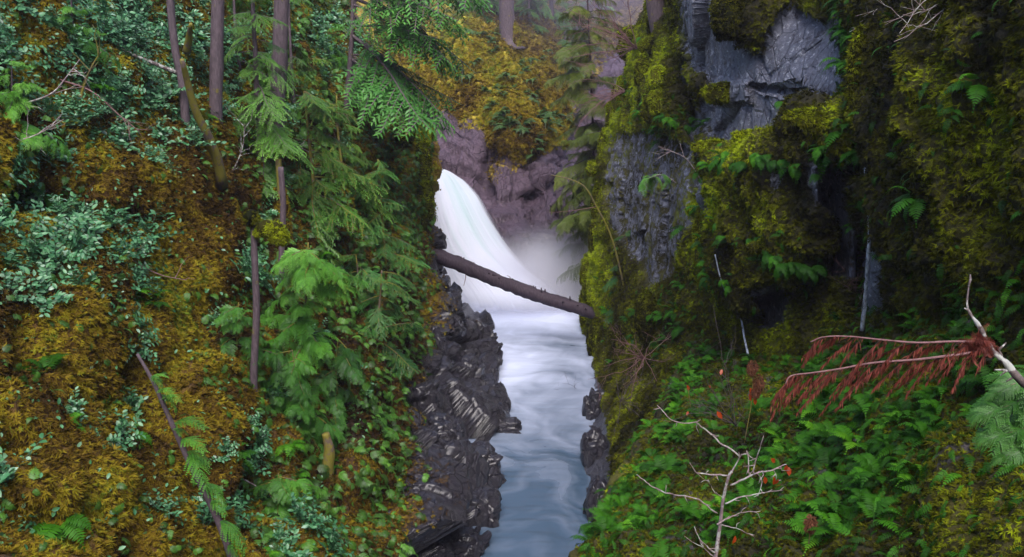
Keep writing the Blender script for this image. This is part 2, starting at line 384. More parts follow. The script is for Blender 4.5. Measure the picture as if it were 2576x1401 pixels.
LL.displace((1-rock)*(.36*billow(B0*.55, 2, 2)+.16*fbm(B0*1.8, 3, 8)+.025*billow(B0*6, 2, 5)))
A_ = np.array([[1., .1, -.2], [.1, .8, .15], [.2, -.1, .8]])
f1, e1 = facets(B0@A_*.5, 3, .8); f2, e2 = facets(B0@A_*1.3, 7, .7); f3, e3 = facets(B0@A_*3.4, 12, .7)
LL.displace(rock*(1.1*(f1-.3)+.42*(f2-.3)+.10*(f3-.3)-.15*np.exp(-(e1/.06)**2)-.04*np.exp(-(e2/.08)**2)))
moss = np.clip(1-rock*(1.08-.40*sst(.1, .55, fbm(B0*.8, 3, 31)+.5*LL.N[..., 2])*sst(1200, 1050, PX)), 0, 1)
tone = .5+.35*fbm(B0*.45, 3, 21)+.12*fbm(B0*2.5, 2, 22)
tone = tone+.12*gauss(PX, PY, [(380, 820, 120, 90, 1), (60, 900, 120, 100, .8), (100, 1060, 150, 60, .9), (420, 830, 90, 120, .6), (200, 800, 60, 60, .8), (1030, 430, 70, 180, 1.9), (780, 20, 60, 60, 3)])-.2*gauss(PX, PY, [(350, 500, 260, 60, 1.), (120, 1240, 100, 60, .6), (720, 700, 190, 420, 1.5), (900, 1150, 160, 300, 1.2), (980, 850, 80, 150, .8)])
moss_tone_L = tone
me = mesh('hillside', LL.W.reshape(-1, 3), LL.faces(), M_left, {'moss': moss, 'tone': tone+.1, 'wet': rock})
obj('hillside', me, kind='structure')
ROCKL = rock

# right cliff
ER = [(-260, 1668), (0, 1645), (60, 1618), (110, 1600), (200, 1585), (250, 1568), (300, 1552), (350, 1545), (400, 1520), (450, 1512), (500, 1516), (560, 1512), (640, 1502), (700, 1492), (780, 1480), (850, 1472), (900, 1478), (960, 1470), (1000, 1458), (1060, 1456), (1120, 1450), (1160, 1443), (1200, 1450), (1280, 1456), (1340, 1460), (1380, 1463), (1401, 1455), (1500, 1440)]
AR = [(-260, 1695), (0, 1712), (100, 1720), (180, 1737), (280, 1757), (350, 1775), (420, 1783), (500, 1772), (600, 1795), (700, 1815), (800, 1850), (900, 1885), (1000, 1920), (1500, 2000)]
CR = [(-260, 2135), (0, 2140), (150, 2145), (300, 2158), (450, 2170), (620, 2178), (760, 2165), (900, 2170), (1500, 2200)]
pysR = np.concatenate([np.linspace(-900, -275, 60), pys])  # added rows raise the unseen cliff top to shade the right side
PX, PY, DB, TT = grid([(-900, 1760)]+ER, 3150, pysR, 780, 60, 16, 1)
ctl = [(2900, -900, 13), (2300, -900, 18.5), (2000, -900, 24), (1760, -900, 36), (2900, -260, 11), (2900, 400, 11.2), (2900, 1000, 12), (2575, -260, 13.5), (2575, 0, 13), (2575, 400, 12.8), (2575, 900, 13.5), (2575, 1500, 14), (2350, 0, 16), (2350, 500, 15.3), (2350, 900, 15.5), (2180, 0, 19), (2180, 500, 18), (2180, 1000, 18.5), (2180, 1500, 18),
       (2000, -200, 22.5), (2000, 0, 22), (2000, 500, 20.5), (2000, 1000, 19.5), (1750, 0, 26), (1800, 500, 24), (1850, 900, 23), (1700, 500, 27), (1640, 0, 36), (1560, 300, 37), (1515, 500, 37.5), (1500, 700, 37.5), (1700, 1100, 21), (1600, 800, 31), (1600, 1000, 28), (1600, 1300, 22), (2000, 1500, 17)]
for py in (850, 950, 1060, 1160, 1280, 1400, 1500): ctl.append((np.interp(py, *zip(*ER)), py, float(dwater(py, -.4))))
D = tps(ctl)(PX, PY)+DB
ar = np.interp(PY, *zip(*AR)); cr = np.interp(PY, *zip(*CR)); fade = sst(1050, 850, PY)
D += (-1.6*sst(-8, 14, PX-ar)+1.2*np.exp(-((PX-ar+16)/20)**2))*fade
wc = np.interp(PY, [-100, 100, 300, 450, 620, 800], [14, 26, 14, 18, 24, 10])
D += (3.2*np.exp(-((PX-cr)/wc)**4)-1.1*sst(0, 26, PX-cr))*sst(980, 700, PY)
# slabs and ledges of the middle block
SH = [(1775, 375), (1830, 392), (1880, 385), (1920, 365), (1965, 352), (2010, 375), (2060, 420), (2065, 560), (2050, 660), (1990, 700), (1930, 740), (1880, 760), (1840, 720), (1800, 640), (1788, 560), (1765, 520), (1760, 480), (1790, 440)]
wxx = PX+9*fbm(np.stack([PX, PY, PX*0], -1)/60, 3, 41); wyy = PY+9*fbm(np.stack([PX, PY, PX*0], -1)/60, 3, 43)
def soft(poly, w): 
    d = seg_dist(wxx, wyy, poly+[poly[0]]); return sst(-w, w, np.where(inpoly(wxx, wyy, poly), d, -d))
D -= 1.5*soft(SH, 8)
D -= 1.3*soft([(1950, 285), (2010, 275), (2080, 280), (2150, 300), (2150, 345), (2080, 335), (2000, 325), (1950, 320)], 8)
D -= 1.1*soft([(1640, 170), (1700, 165), (1715, 260), (1700, 315), (1640, 310), (1625, 260)], 8)
D -= .5*soft([(1775, 205), (1885, 210), (1885, 260), (1790, 255)], 6)
D += .5*np.exp(-(seg_dist(wxx, wyy, [(1890, 215), (1960, 228), (2030, 222)])/4)**2)
D += gauss(PX, PY, [(2350, 250, 130, 180, -.9), (2400, 110, 130, 50, -.5), (2300, 560, 100, 90, -.4), (2250, 760, 40, 120, .5), (2080, 660, 60, 120, .7), (2420, 340, 50, 40, .5), (1640, 500, 50, 80, .3), (1890, 40, 90, 60, -.4)])
LR = Layer(PX, PY, D, 60); B0 = LR.W.copy()
moss = 0*PX+1.0
bare = [[(1712, -100), (1830, -40), (1815, 60), (1860, 110), (1905, 140), (1950, 60), (1990, 20), (2080, 60), (2120, 30), (2135, 120), (2128, 230), (2110, 285), (2000, 272), (1960, 292), (1980, 340), (1900, 365), (1800, 362), (1775, 300), (1790, 215), (1750, 160), (1730, 100)],
        [(1560, 330), (1640, 330), (1700, 340), (1740, 380), (1760, 500), (1735, 600), (1700, 700), (1640, 740), (1600, 640), (1540, 560), (1530, 420)],
        [(1735, 130), (1755, 200), (1780, 300), (1785, 420), (1790, 640), (1830, 780), (1890, 900), (1860, 900), (1800, 720), (1770, 560), (1745, 400), (1720, 200)],
        [(1900, 730), (1990, 700), (2000, 800), (1960, 840), (1910, 800)], [(2185, 380), (2200, 620), (2270, 640), (2265, 760), (2220, 850), (2150, 850), (2170, 700), (2168, 500)],
        [(1940, 400), (1985, 400), (1985, 460), (1960, 480)], [(2020, 420), (2120, 380), (2160, 600), (2170, 700), (2080, 700), (2070, 560)], [(2080, 350), (2150, 360), (2140, 480), (2090, 460)]]
bm_ = 0*PX
for k, b_ in enumerate(bare):
    ins = inpoly(wxx, wyy, b_); bm_ = np.maximum(bm_, sst(-12, 12, np.where(ins, 1, -1)*seg_dist(wxx, wyy, b_+[b_[0]]))*({1: .5, 6: .68, 7: .68}.get(k, .55) if k in (1, 5, 6, 7) else .9))
moss = 1-bm_
low = sst(0, 70, np.interp(PY, [0, 760, 850, 1000, 1500], [1300, 1490, 1520, 1560, 1640])-PX)*sst(700, 900, PY)
moss = np.clip(moss-.75*low, 0, 1)
rk = sst(.8, .3, moss)
LR.displace((1-rk)*(.20*billow(B0*.8, 3, 32)+.10*fbm(B0*2.6, 3, 38)+.035*billow(B0*7, 2, 35)))
A2 = np.array([[.95, .1, -.25], [.0, 1.1, .2], [.2, -.1, .5]])
f1, e1 = facets(B0@A2*.62, 23, .55); f2, e2 = facets(B0@A2*1.7, 27, .55); f3, e3 = facets(B0@A2*4.8, 28, .6)
LR.displace((.2+.8*rk)*(.42*(f1-.3)+.10*(f2-.3)+.015*(f3-.3)-.04*np.exp(-(e1/.05)**2)))
tone = .45+.5*fbm(B0*.5, 4, 51)+.15*fbm(B0*3, 2, 52)+.45*gauss(PX, PY, [(1560, 200, 120, 220, 1), (1890, 380, 130, 40, 1), (2060, 300, 100, 30, .7), (1780, 520, 50, 60, 1), (1500, 600, 40, 300, .9), (2450, 1300, 80, 200, .4), (1860, 560, 90, 120, .45)])-.12*sst(2050, 2250, PX)
me = mesh('cliff', LR.W.reshape(-1, 3), LR.faces(), M_right, {'moss': moss, 'tone': tone, 'wet': low})
obj('cliff', me, kind='structure')
MOSSR, TONER = moss, tone

# fern slope in front of the cliff
ES = [(200, 2560), (300, 2450), (450, 2300), (600, 2150), (750, 1900), (880, 1760), (950, 1725), (1020, 1700), (1080, 1672), (1150, 1632), (1200, 1600), (1260, 1572), (1320, 1545), (1401, 1505), (1500, 1455), (1600, 1410)]
pys2 = np.linspace(200, 1600, 640)
PX, PY, DB, TT = grid(ES, 3150, pys2, 680, 50, 8, 1)
ctl = [(2900, 200, 14.5), (2900, 500, 11), (2900, 900, 8.8), (2900, 1500, 7), (2575, 250, 14.5), (2575, 420, 12.6), (2575, 600, 11.4), (2575, 900, 10), (2575, 1150, 9), (2575, 1401, 8), (2575, 1600, 7.5), (2350, 500, 16.8), (2350, 700, 14.4), (2350, 900, 12.3), (2350, 1150, 10.3), (2350, 1401, 9), (2100, 700, 21), (2100, 850, 18.2), (2100, 1000, 14.6), (2100, 1200, 12), (2100, 1401, 10.2), (2100, 1600, 9.3),
       (1850, 800, 26), (1850, 900, 22.5), (1850, 1000, 18.5), (1850, 1150, 14.8), (1850, 1401, 11.6), (1700, 1000, 21), (1700, 1100, 17.5), (1700, 1250, 14.4), (1700, 1401, 12.6), (1550, 1200, 17), (1500, 1401, 14), (1400, 1600, 12.5)]
D = tps(ctl)(PX, PY)+DB
D += gauss(PX, PY, [(2060, 1150, 50, 60, .8), (2130, 1300, 50, 80, .5), (1950, 1050, 70, 50, -.5), (2460, 1280, 30, 120, .3), (2250, 1050, 60, 60, -.3), (1760, 1120, 50, 60, -.4), (1900, 1200, 50, 60, .5), (2440, 1250, 30, 160, -.35)])
LS = Layer(PX, PY, D, 50); B0 = LS.W.copy()
LS.displace(.20*billow(B0*.9, 3, 62)+.10*fbm(B0*3, 3, 68)+.03*billow(B0*8, 2, 65))
toneS = .42+.3*fbm(B0*.8, 3, 71)+.15*fbm(B0*4, 2, 72)+.3*gauss(PX, PY, [(1600, 1200, 80, 200, .6), (1950, 1020, 120, 70, .8), (2450, 1280, 60, 180, .7), (1480, 1380, 60, 60, 1)])
mossS = np.clip(.95-.6*sst(.1, .4, noise(B0*.8, 77)), 0, 1)
me = mesh('slope', LS.W.reshape(-1, 3), LS.faces(), M_slope, {'moss': mossS, 'tone': toneS, 'wet': 0*PX})
obj('slope', me, kind='structure')

# back wall of the gorge with the mossy knoll
pys3 = np.linspace(-320, 860, 460); pxs = np.linspace(560, 1900, 520); PX, PY = np.meshgrid(pxs, pys3)
ctl = [(560, -320, 74), (560, 200, 60), (560, 860, 50), (1000, -320, 74), (1000, 100, 60), (1000, 300, 55), (1080, 410, 52), (1080, 700, 46), (1000, 860, 43), (1200, 0, 62), (1200, 250, 56), (1200, 420, 52), (1230, 600, 47.5), (1300, 130, 58), (1300, 350, 53), (1300, 480, 51), (1340, 640, 47), (1400, 740, 44), (1300, 860, 40),
       (1420, 0, 68), (1440, 250, 60), (1450, 450, 54), (1460, 600, 49), (1480, 720, 45), (1480, 860, 41), (1600, -200, 78), (1600, 300, 60), (1600, 860, 41), (1900, -320, 84), (1900, 200, 62), (1900, 860, 44), (1300, -320, 80)]
D = tps(ctl)(PX, PY)
D += gauss(PX, PY, [(1300, 290, 90, 110, -2.2), (1170, 130, 70, 90, -1.5), (1380, 480, 30, 100, -1.2), (1335, 520, 12, 120, .8), (1225, 400, 16, 90, 1.2), (1430, 250, 25, 160, 1.5)])
LB = Layer(PX, PY, D); B0 = LB.W.copy()
A3 = np.array([[.9, .1, -.5], [.0, 1.1, .2], [.5, -.1, .7]])
kn = sst(-30, 30, np.interp(PX+25*noise(B0*.6, 3), [1000, 1080, 1120, 1180, 1230, 1260, 1320, 1400, 1440, 1500, 1600], [330, 280, 300, 330, 345, 370, 400, 370, 300, 200, 60])+20*noise(B0*.8, 6)-PY)
LB.displace(kn*(.5*billow(B0*.35, 3, 80)+.2*fbm(B0*1.2, 3, 83)))
f1, e1 = facets(B0@A3*.2, 94, .6); f2, e2 = facets(B0@A3*.5, 97, .7); f3, e3 = facets(B0@A3*1.6, 98, .7)
LB.displace((.1+.9*(1-kn))*(1.3*(f1-.3)+.55*(f2-.3)+.24*(f3-.3)-.12*np.exp(-(e1/.03)**2)-.10*np.exp(-(e2/.07)**2)))
mossB = np.clip(kn*.95-.5*sst(1380, 1450, PX)*sst(40, 200, PY)+.45*gauss(PX, PY, [(1240, 430, 25, 70, 1), (1290, 420, 40, 40, 1)]), 0, 1)
toneB = .58+.3*fbm(B0*.3, 3, 101)+.3*gauss(PX, PY, [(1150, 120, 60, 80, 1), (1310, 190, 60, 30, .8), (1400, 250, 40, 100, .6)])-.15*gauss(PX, PY, [(1450, 50, 100, 150, 1)])
me = mesh('gorge_wall', LB.W.reshape(-1, 3), LB.faces(), M_back, {'moss': mossB, 'tone': toneB, 'wet': .5*sst(450, 700, PY)})
obj('gorge_wall', me, kind='structure')

# ------------------------------------------------------------------ water
m, N, L, b = nodes('river_water'); M_river = m
fo = attr(N, 'foam'); c = mixc(N, L, fo, (.045, .075, .115), (.56, .61, .78)); L.new(c, b.inputs['Base Color'])
b.inputs['Specular IOR Level'].default_value = .3
L.new(mathn(N, L, 'ADD', .22, mathn(N, L, 'MULTIPLY', fo, .5)), b.inputs['Roughness'])
ys = np.concatenate([np.linspace(12, 46, 620)]); xs = np.linspace(-5, 9, 420); X, Y = np.meshgrid(xs, ys)
P = np.stack([X, Y, 0*X], -1); qx, qy, qd = wp(P)
# streaks follow the current: out of the pool, round the bend, down the channel
wob = fbm(np.stack([X*.25, Y*.25, X*0], -1), 3, 7)
ang = np.interp(Y, [18, 28, 33, 38, 44], [.15, .0, .5, 1.1, 1.3])
s1 = X*np.cos(ang)-(Y-30)*np.sin(ang)*-.6; 
st = fbm(np.stack([X*1.1+wob*1.6+np.sin(Y*.28)*1.2, Y*.42+wob*1.5, X*0], -1), 4, 11)
st2 = fbm(np.stack([X*.5+wob*1.5, Y*1.2+wob*2+X*.45, X*0+4], -1), 4, 15)
base = np.interp(qy, [740, 800, 835, 870, 900, 960, 1020, 1090, 1160, 1250, 1401], [1.1, 1.05, .84, .60, .64, .52, .36, .20, .09, .03, .0])
base = base+.25*sst(1400, 1260, qx)*sst(1060, 900, qy)*sst(820, 880, qy)-.42*np.exp(-((qx-1400)/95)**2-((qy-862)/17)**2)-.25*np.exp(-((qx-1440)/70)**2-((qy-925)/28)**2)
foam = np.clip(base+(st*.55+st2*.45)*np.interp(qy, [780, 850, 1000, 1401], [.12, .5, .34, .13]), .0, 1)
Z = .015*st+.012*st2+.05*fbm(np.stack([X*.5, Y*.5, X*0], -1), 2, 19)*sst(1300, 800, qy)+.012*fbm(np.stack([X*1.2+wob, Y*4.5, X*0], -1), 3, 29)
P[..., 2] = Z; r_, c_ = X.shape; i = (np.arange(r_-1)[:, None]*c_+np.arange(c_-1)[None]).ravel()
obj('river', mesh('river', P.reshape(-1, 3), np.stack([i, i+1, i+c_+1, i+c_], -1), M_river, {'foam': foam}), kind='structure')

m, N, L, b = nodes('falling_water'); M_fall = m
fo = attr(N, 'foam'); c = mixc(N, L, fo, (.42, .62, .60), (.74, .77, .88)); L.new(c, b.inputs['Base Color']); b.inputs['Roughness'].default_value = .6
tp = N.new('ShaderNodeBsdfTransparent'); mx = N.new('ShaderNodeMixShader'); L.new(attr(N, 'cover'), mx.inputs[0]); L.new(tp.outputs[0], mx.inputs[1]); L.new(b.outputs[0], mx.inputs[2]); L.new(mx.outputs[0], N['Material Output'].inputs[0])
tr = N.new('ShaderNodeBsdfTranslucent'); L.new(c, tr.inputs[0]); m2 = N.new('ShaderNodeMixShader'); m2.inputs[0].default_value = .35; L.new(b.outputs[0], m2.inputs[1]); L.new(tr.outputs[0], m2.inputs[2]); L.new(m2.outputs[0], mx.inputs[2])
nv, nu = 320, 260
v = np.linspace(0, 1, nv)[:, None]; u = np.linspace(0, 1, nu)[None]
py = np.interp(v, [0, .06, 1], [432, 418, 812]); py = py+0*u
rgt = np.interp(py, [400, 418, 440, 460, 490, 520, 555, 590, 625, 650, 680, 700, 730, 760, 800], [1125, 1140, 1168, 1184, 1205, 1222, 1243, 1266, 1292, 1314, 1345, 1370, 1410, 1440, 1460])
lft = np.interp(py, [400, 480, 600, 700, 800], [1030, 1030, 1040, 1070, 1110])
px = lft+(rgt-lft)*u
dep = np.interp(v, [0, .06, .2, .4, .7, 1], [49.5, 47.6, 46.2, 44.8, 42.9, 41.2])+0*u
py = py+14*(u-.4)**2*sst(.3, 0, v)*4
stq = fbm(np.stack([u*16+v*0+.3*np.sin(v*5), v*1.3+0*u, 0*u+0*v+2], -1), 4, 5); stf = fbm(np.stack([u*24+0*v, v*2.2+0*u, 0*u+0*v+7], -1), 3, 6)
dep = dep-1.5*np.sin(np.clip(u, 0, 1)*PI)**.8*sst(0, .4, v)+.03*stq+.008*stf
gr = np.exp(-((u-.72)/.16)**2)*sst(.02, .15, v)*sst(.75, .3, v)
foam = np.clip(1.0+.22*stq+.1*stf-.5*gr+.5*sst(.5, .9, v), 0, 1)
cover = np.clip(sst(1.0, .93-.10*v, u+.05*stq)+0*v, 0, 1)*1.0
cover = cover*sst(1, .80, v)
i = (np.arange(nv-1)[:, None]*nu+np.arange(nu-1)[None]).ravel()
obj('waterfall', mesh('waterfall', pw(px, py, dep).reshape(-1, 3), np.stack([i, i+nu, i+nu+1, i+1], -1), M_fall, {'foam': foam, 'cover': cover}), kind='structure')

# spray over the plunge pool and the pale air of the gorge
def vol_mat(name, color, dens, soft_=True):
    m = bpy.data.materials.new(name); m.use_nodes = True; N = m.node_tree.nodes; L = m.node_tree.links; N.remove(N['Principled BSDF'])
    pv = N.new('ShaderNodeVolumePrincipled'); pv.inputs['Color'].default_value = (*color, 1); pv.inputs['Density'].default_value = dens; pv.inputs['Anisotropy'].default_value = .2
    L.new(pv.outputs[0], N['Material Output'].inputs['Volume'])
    if soft_:
        tc = N.new('ShaderNodeTexCoord').outputs['Object']; ln = N.new('ShaderNodeVectorMath'); ln.operation = 'LENGTH'; L.new(tc, ln.inputs[0])
        f = mathn(N, L, 'SUBTRACT', 1.0, ln.outputs['Value'], clamp=True); f = mathn(N, L, 'MULTIPLY', f, f)
        nz = noise_n(N, L, 1.6, 3, .5, tc); f = mathn(N, L, 'MULTIPLY', f, mathn(N, L, 'MULTIPLY', nz, 2*dens)); L.new(f, pv.inputs['Density'])
    return m
def uvsphere(nu_=32, nv_=20):
    th = np.linspace(0, PI, nv_)[:, None]; ph = np.arange(nu_)[None]*2*PI/nu_
    V = np.stack([np.sin(th)*np.cos(ph), np.sin(th)*np.sin(ph), np.cos(th)+0*ph], -1); i = np.arange(nv_-1)[:, None]*nu_+np.arange(nu_)[None]; j = np.arange(nv_-1)[:, None]*nu_+(np.arange(nu_)[None]+1) % nu_
    return V.reshape(-1, 3), np.stack([i, i+nu_, j+nu_, j], -1).reshape(-1, 4)
V, F = uvsphere(); o = obj('mist', mesh('mist', V, F, vol_mat('gorge_mist', (.88, .80, 1.0), .05)), kind='stuff', label='pale lavender mist hanging over the knoll and forest behind the waterfall', cat='mist')
o.location = (3, 66, 17); o.scale = (26, 17, 17)
yy = np.linspace(-14, 6, 60)[:, None]; th_ = np.linspace(0, PI, 90)[None]     # unseen bank added behind the viewpoint to block frontal fill light
hz = np.linspace(0, 1, 60)[:, None]; bx = 24*np.cos(th_)+0*hz; by = 6-26*np.sin(th_)-6*hz; bz = -2+26*hz+0*th_
Wb = np.stack([bx*(1+.3*hz), by, bz], -1); Wb = Wb+1.2*fbm(Wb*.3, 3, 5)[..., None]*norm(Wb-np.array([0, 6, 10])); i = (np.arange(59)[:, None]*90+np.arange(89)[None]).ravel()
obj('hillside', mesh('hillside', Wb.reshape(-1, 3), np.stack([i, i+1, i+91, i+90], -1), M_slope, {'moss': np.ones(5400), 'tone': np.full(5400, .5), 'wet': np.zeros(5400)}), kind='structure')  # out-of-view light blocker, separate from the left bank
o = obj('mist', mesh('mist', V, F, vol_mat('spray_mist', (.97, .96, 1), 3.0)), kind='stuff', label='white spray drifting over the foot of the waterfall', cat='mist')
o.location = pw(1400, 745, 42.5); o.scale = (4.6, 3.0, 3.6)
hx = [(-45, -4, -2.0), (60, 110, 34)]
a, b_ = np.array(hx[0], float), np.array(hx[1], float)
V = np.array([[a[0] if k & 1 == 0 else b_[0], a[1] if k & 2 == 0 else b_[1], a[2] if k & 4 == 0 else b_[2]] for k in range(8)])
F = np.array([[0, 2, 3, 1], [4, 5, 7, 6], [0, 1, 5, 4], [2, 6, 7, 3], [0, 4, 6, 2], [1, 3, 7, 5]])
HAZE = True
if HAZE: obj('haze', mesh('haze', V, F, vol_mat('haze_air', (.86, .80, 1.0), .0005, False), smooth=False), kind='stuff')

# ================================================================== plants: templates
def Rz(a): c, s_ = np.cos(a), np.sin(a); o = np.zeros(np.shape(a)+(3, 3)); o[..., 0, 0] = c; o[..., 0, 1] = -s_; o[..., 1, 0] = s_; o[..., 1, 1] = c; o[..., 2, 2] = 1; return o
def leaf_tpl(l=1., w=.55, fold=.12, curl=-.12):
    m = MB(); V = [(0, 0, 0), (.3*l, 0, 0), (.68*l, 0, curl*.4*l), (l, 0, curl*l), (.3*l, w*.42*l, fold*l*.6), (.66*l, w*.44*l, fold*l*.5+curl*.3*l), (.3*l, -w*.42*l, fold*l*.6), (.66*l, -w*.44*l, fold*l*.5+curl*.3*l)]
    m.add(V, [(1, 2, 5, 4), (2, 1, 6, 7)], [(0, 1, 4), (2, 3, 5), (1, 0, 6), (3, 2, 7)], 0); return m.tpl()
LEAF = leaf_tpl()
def strip(m, P, w, up, tint=0):
    """flat tapering ribbon"""
    P = np.asarray(P, float); n = len(P); T = norm(np.gradient(P, axis=0)); A = norm(np.cross(T, up)); w = np.broadcast_to(w, (n,))[:, None]
    V = np.empty((2*n, 3)); V[0::2] = P-A*w; V[1::2] = P+A*w; i = np.arange(n-1)*2
    m.add(V, np.stack([i, i+1, i+3, i+2], -1), None, tint)
def blades(m, P0, dirs, up, ln, w, droop=0., tint=0, seg=1):
    """many small pointed leaflets: P0 (k,3), dirs (k,3), ln (k,), w (k,)"""
    k = len(P0); dirs = norm(dirs); A = norm(np.cross(dirs, up)); ln = np.asarray(ln)[:, None]; w = np.asarray(w)[:, None]
    V = np.empty((k, 5, 3)); V[:, 0] = P0-A*w*.35; V[:, 1] = P0+A*w*.35; mid = P0+dirs*ln*.5+np.array([0, 0, -1])*droop*ln*.2
    V[:, 2] = mid+A*w*.5; V[:, 3] = mid-A*w*.5; V[:, 4] = P0+dirs*ln+np.array([0, 0, -1])*droop*ln*.8
    o = (np.arange(k)*5)[:, None]
    m.add(V.reshape(-1, 3), np.array([[0, 1, 2, 3]])+o, np.array([[3, 2, 4]])+o, np.repeat(np.broadcast_to(tint, (k,)), 5))
def frond_tpl(n=15, wid=.26, arch=.35, sag=.75, ang=72, seed=0):
    """fern frond along +X, unit length, arching up and over"""
    m = MB(); r = np.random.default_rng(seed); t = np.linspace(0, 1, n+4); x = t*(1-.12*t); z = arch*np.sin(t*PI*.75)*.8-sag*.45*t**2.2; P = np.stack([x, .03*np.sin(t*3), z], -1)
    strip(m, P, .008*(1-t*.7), np.array([0, 0, 1.]), -.15)
    tt = np.linspace(.14, .985, n); Pp = np.stack([np.interp(tt, t, P[:, k]) for k in range(3)], -1); T = norm(np.stack([np.interp(tt, t, np.gradient(P[:, k])) for k in range(3)], -1))
    up = np.array([0, 0, 1.]); U = norm(up-(T*up).sum(-1, keepdims=True)*T)
    for s_ in (-1, 1):
        side = np.cross(U, T)*s_; a = R(ang); d = side*math.sin(a)+T*math.cos(a)+r.normal(0, .05, (n, 3))
        prof = wid*(np.sin(np.clip(tt*1.05+.12, 0, 1)**.75*PI)**.8+.08)
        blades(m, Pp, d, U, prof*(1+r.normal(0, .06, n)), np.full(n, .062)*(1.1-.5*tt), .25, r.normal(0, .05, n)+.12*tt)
    return m.tpl()
SPRIG = frond_tpl(12, .15, .3, .8, 66, 5)
FRONDS = [frond_tpl(14, .24, .35, .6, 72, 1), frond_tpl(14, .27, .15, .9, 68, 2), frond_tpl(16, .2, .5, .9, 75, 3)]
def cedar_tpl(seed, nb=13, droop=.6):
    """flat drooping cedar spray along +X, unit length"""
    m = MB(); r = np.random.default_rng(seed); t = np.linspace(0, 1, 12); P = np.stack([t*(1-.15*t*droop), .05*np.sin(t*4+seed), .12*np.sin(t*PI)-droop*.5*t**2], -1)
    strip(m, P, .010*(1-t*.7), np.array([0, 0, 1.]), -.25)
    B0_ = []; D_ = []; L_ = []; Wd = []; Ti = []
    for k in range(nb):
        tk = .08+.88*k/nb; p = np.array([np.interp(tk, t, P[:, c]) for c in range(3)]); T = norm(np.array([np.interp(tk, t, np.gradient(P[:, c])) for c in range(3)]))
        for s_ in (-1, 1):
            ln = (.36*(1-tk)**.7+.07)*(1+r.normal(0, .12)); a = R(48+r.normal(0, 6)); side = np.array([0, s_, 0.]); d = norm(T*math.cos(a)+side*math.sin(a)+np.array([0, 0, -.25*droop]))
            nl = max(3, int(ln/.038)); 
            for q in range(nl):
                f = (q+.6)/nl; pp = p+d*ln*f+np.array([0, 0, -.35*droop*ln*f*f])
                for s2 in (-1, 1):
                    sd_ = norm(np.cross(np.array([0, 0, 1.]), d))*s2; B0_.append(pp); D_.append(d*.75+sd_*.65+r.normal(0, .08, 3)); L_.append(.055*(1.15-.6*f)); Wd.append(.026); Ti.append(.25*f+r.normal(0, .05)-.05)
            B0_.append(p); D_.append(d+np.array([0, 0, -.2*droop])); L_.append(ln); Wd.append(.014); Ti.append(-.1)
    blades(m, np.array(B0_), np.array(D_), np.array([0, 0, 1.]), np.array(L_), np.array(Wd), .1, np.array(Ti)); return m.tpl()
CEDARS = [cedar_tpl(k, 12, d) for k, d in ((1, .5), (2, .9), (3, 1.3))]
def bough_tpl(seed, droop=.35, nt=12, ndl=.040, dens=.62):
    """hemlock or fir bough along +X, unit length; returns (needles, wood)"""
    r = np.random.default_rng(seed); m = MB(); w = MB(); t = np.linspace(0, 1, 9); ax = np.stack([t*(1-.1*t), .06*np.sin(t*5+seed)*t, .05*t-droop*t*t], -1)
    w.tube(ax, .011*(1-.85*t)+.001, 4, 0, cap=False)
    def needles(P, rad):
        n = len(P)-1; k = max(4, int(np.linalg.norm(np.diff(P, axis=0), axis=1).sum()/(ndl*dens))); tt = np.linspace(.05, 1, k); ii = np.linspace(0, 1, len(P))
        Q = np.stack([np.interp(tt, ii, P[:, c]) for c in range(3)], -1); T = norm(np.stack([np.interp(tt, ii, np.gradient(P[:, c])) for c in range(3)], -1))
        for s_ in (-1, 1):
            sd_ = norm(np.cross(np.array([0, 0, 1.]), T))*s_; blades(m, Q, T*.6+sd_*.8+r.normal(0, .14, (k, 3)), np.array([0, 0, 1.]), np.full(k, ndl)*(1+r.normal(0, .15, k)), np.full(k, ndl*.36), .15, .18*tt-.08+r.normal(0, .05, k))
    needles(ax[4:], 0)
    for k in range(nt):
        tk = .16+.8*k/nt; p = np.array([np.interp(tk, t, ax[:, c]) for c in range(3)]); T = norm(np.array([np.interp(tk, t, np.gradient(ax[:, c])) for c in range(3)]))
        for s_ in (-1, 1):
            ln = (.36*(1-tk)**.75+.05)*(1+r.normal(0, .3)); a = R(50+r.normal(0, 12)); d = norm(T*math.cos(a)+np.array([0, s_*math.sin(a), 0])+np.array([0, 0, -.15]))
            u_ = np.linspace(0, 1, 5)[:, None]; tw = p+d*ln*u_+np.array([0, 0, -1])*(.35*ln*u_**2)
            strip(w, tw, .003, np.array([0, 0, 1.]), 0); needles(tw, 0)
            if ln > .25:
                for s3 in (-1, 1):
                    d2 = norm(d+s3*.8*np.cross(np.array([0, 0, 1.]), d)); st_ = tw[2]; u2 = np.linspace(0, 1, 4)[:, None]; needles(st_+d2*ln*.4*u2+np.array([0, 0, -1])*(.12*ln*u2**2), 0)
    return m.tpl(), w.tpl()
BOUGHS = [bough_tpl(1, .15), bough_tpl(2, .3), bough_tpl(3, .45)]
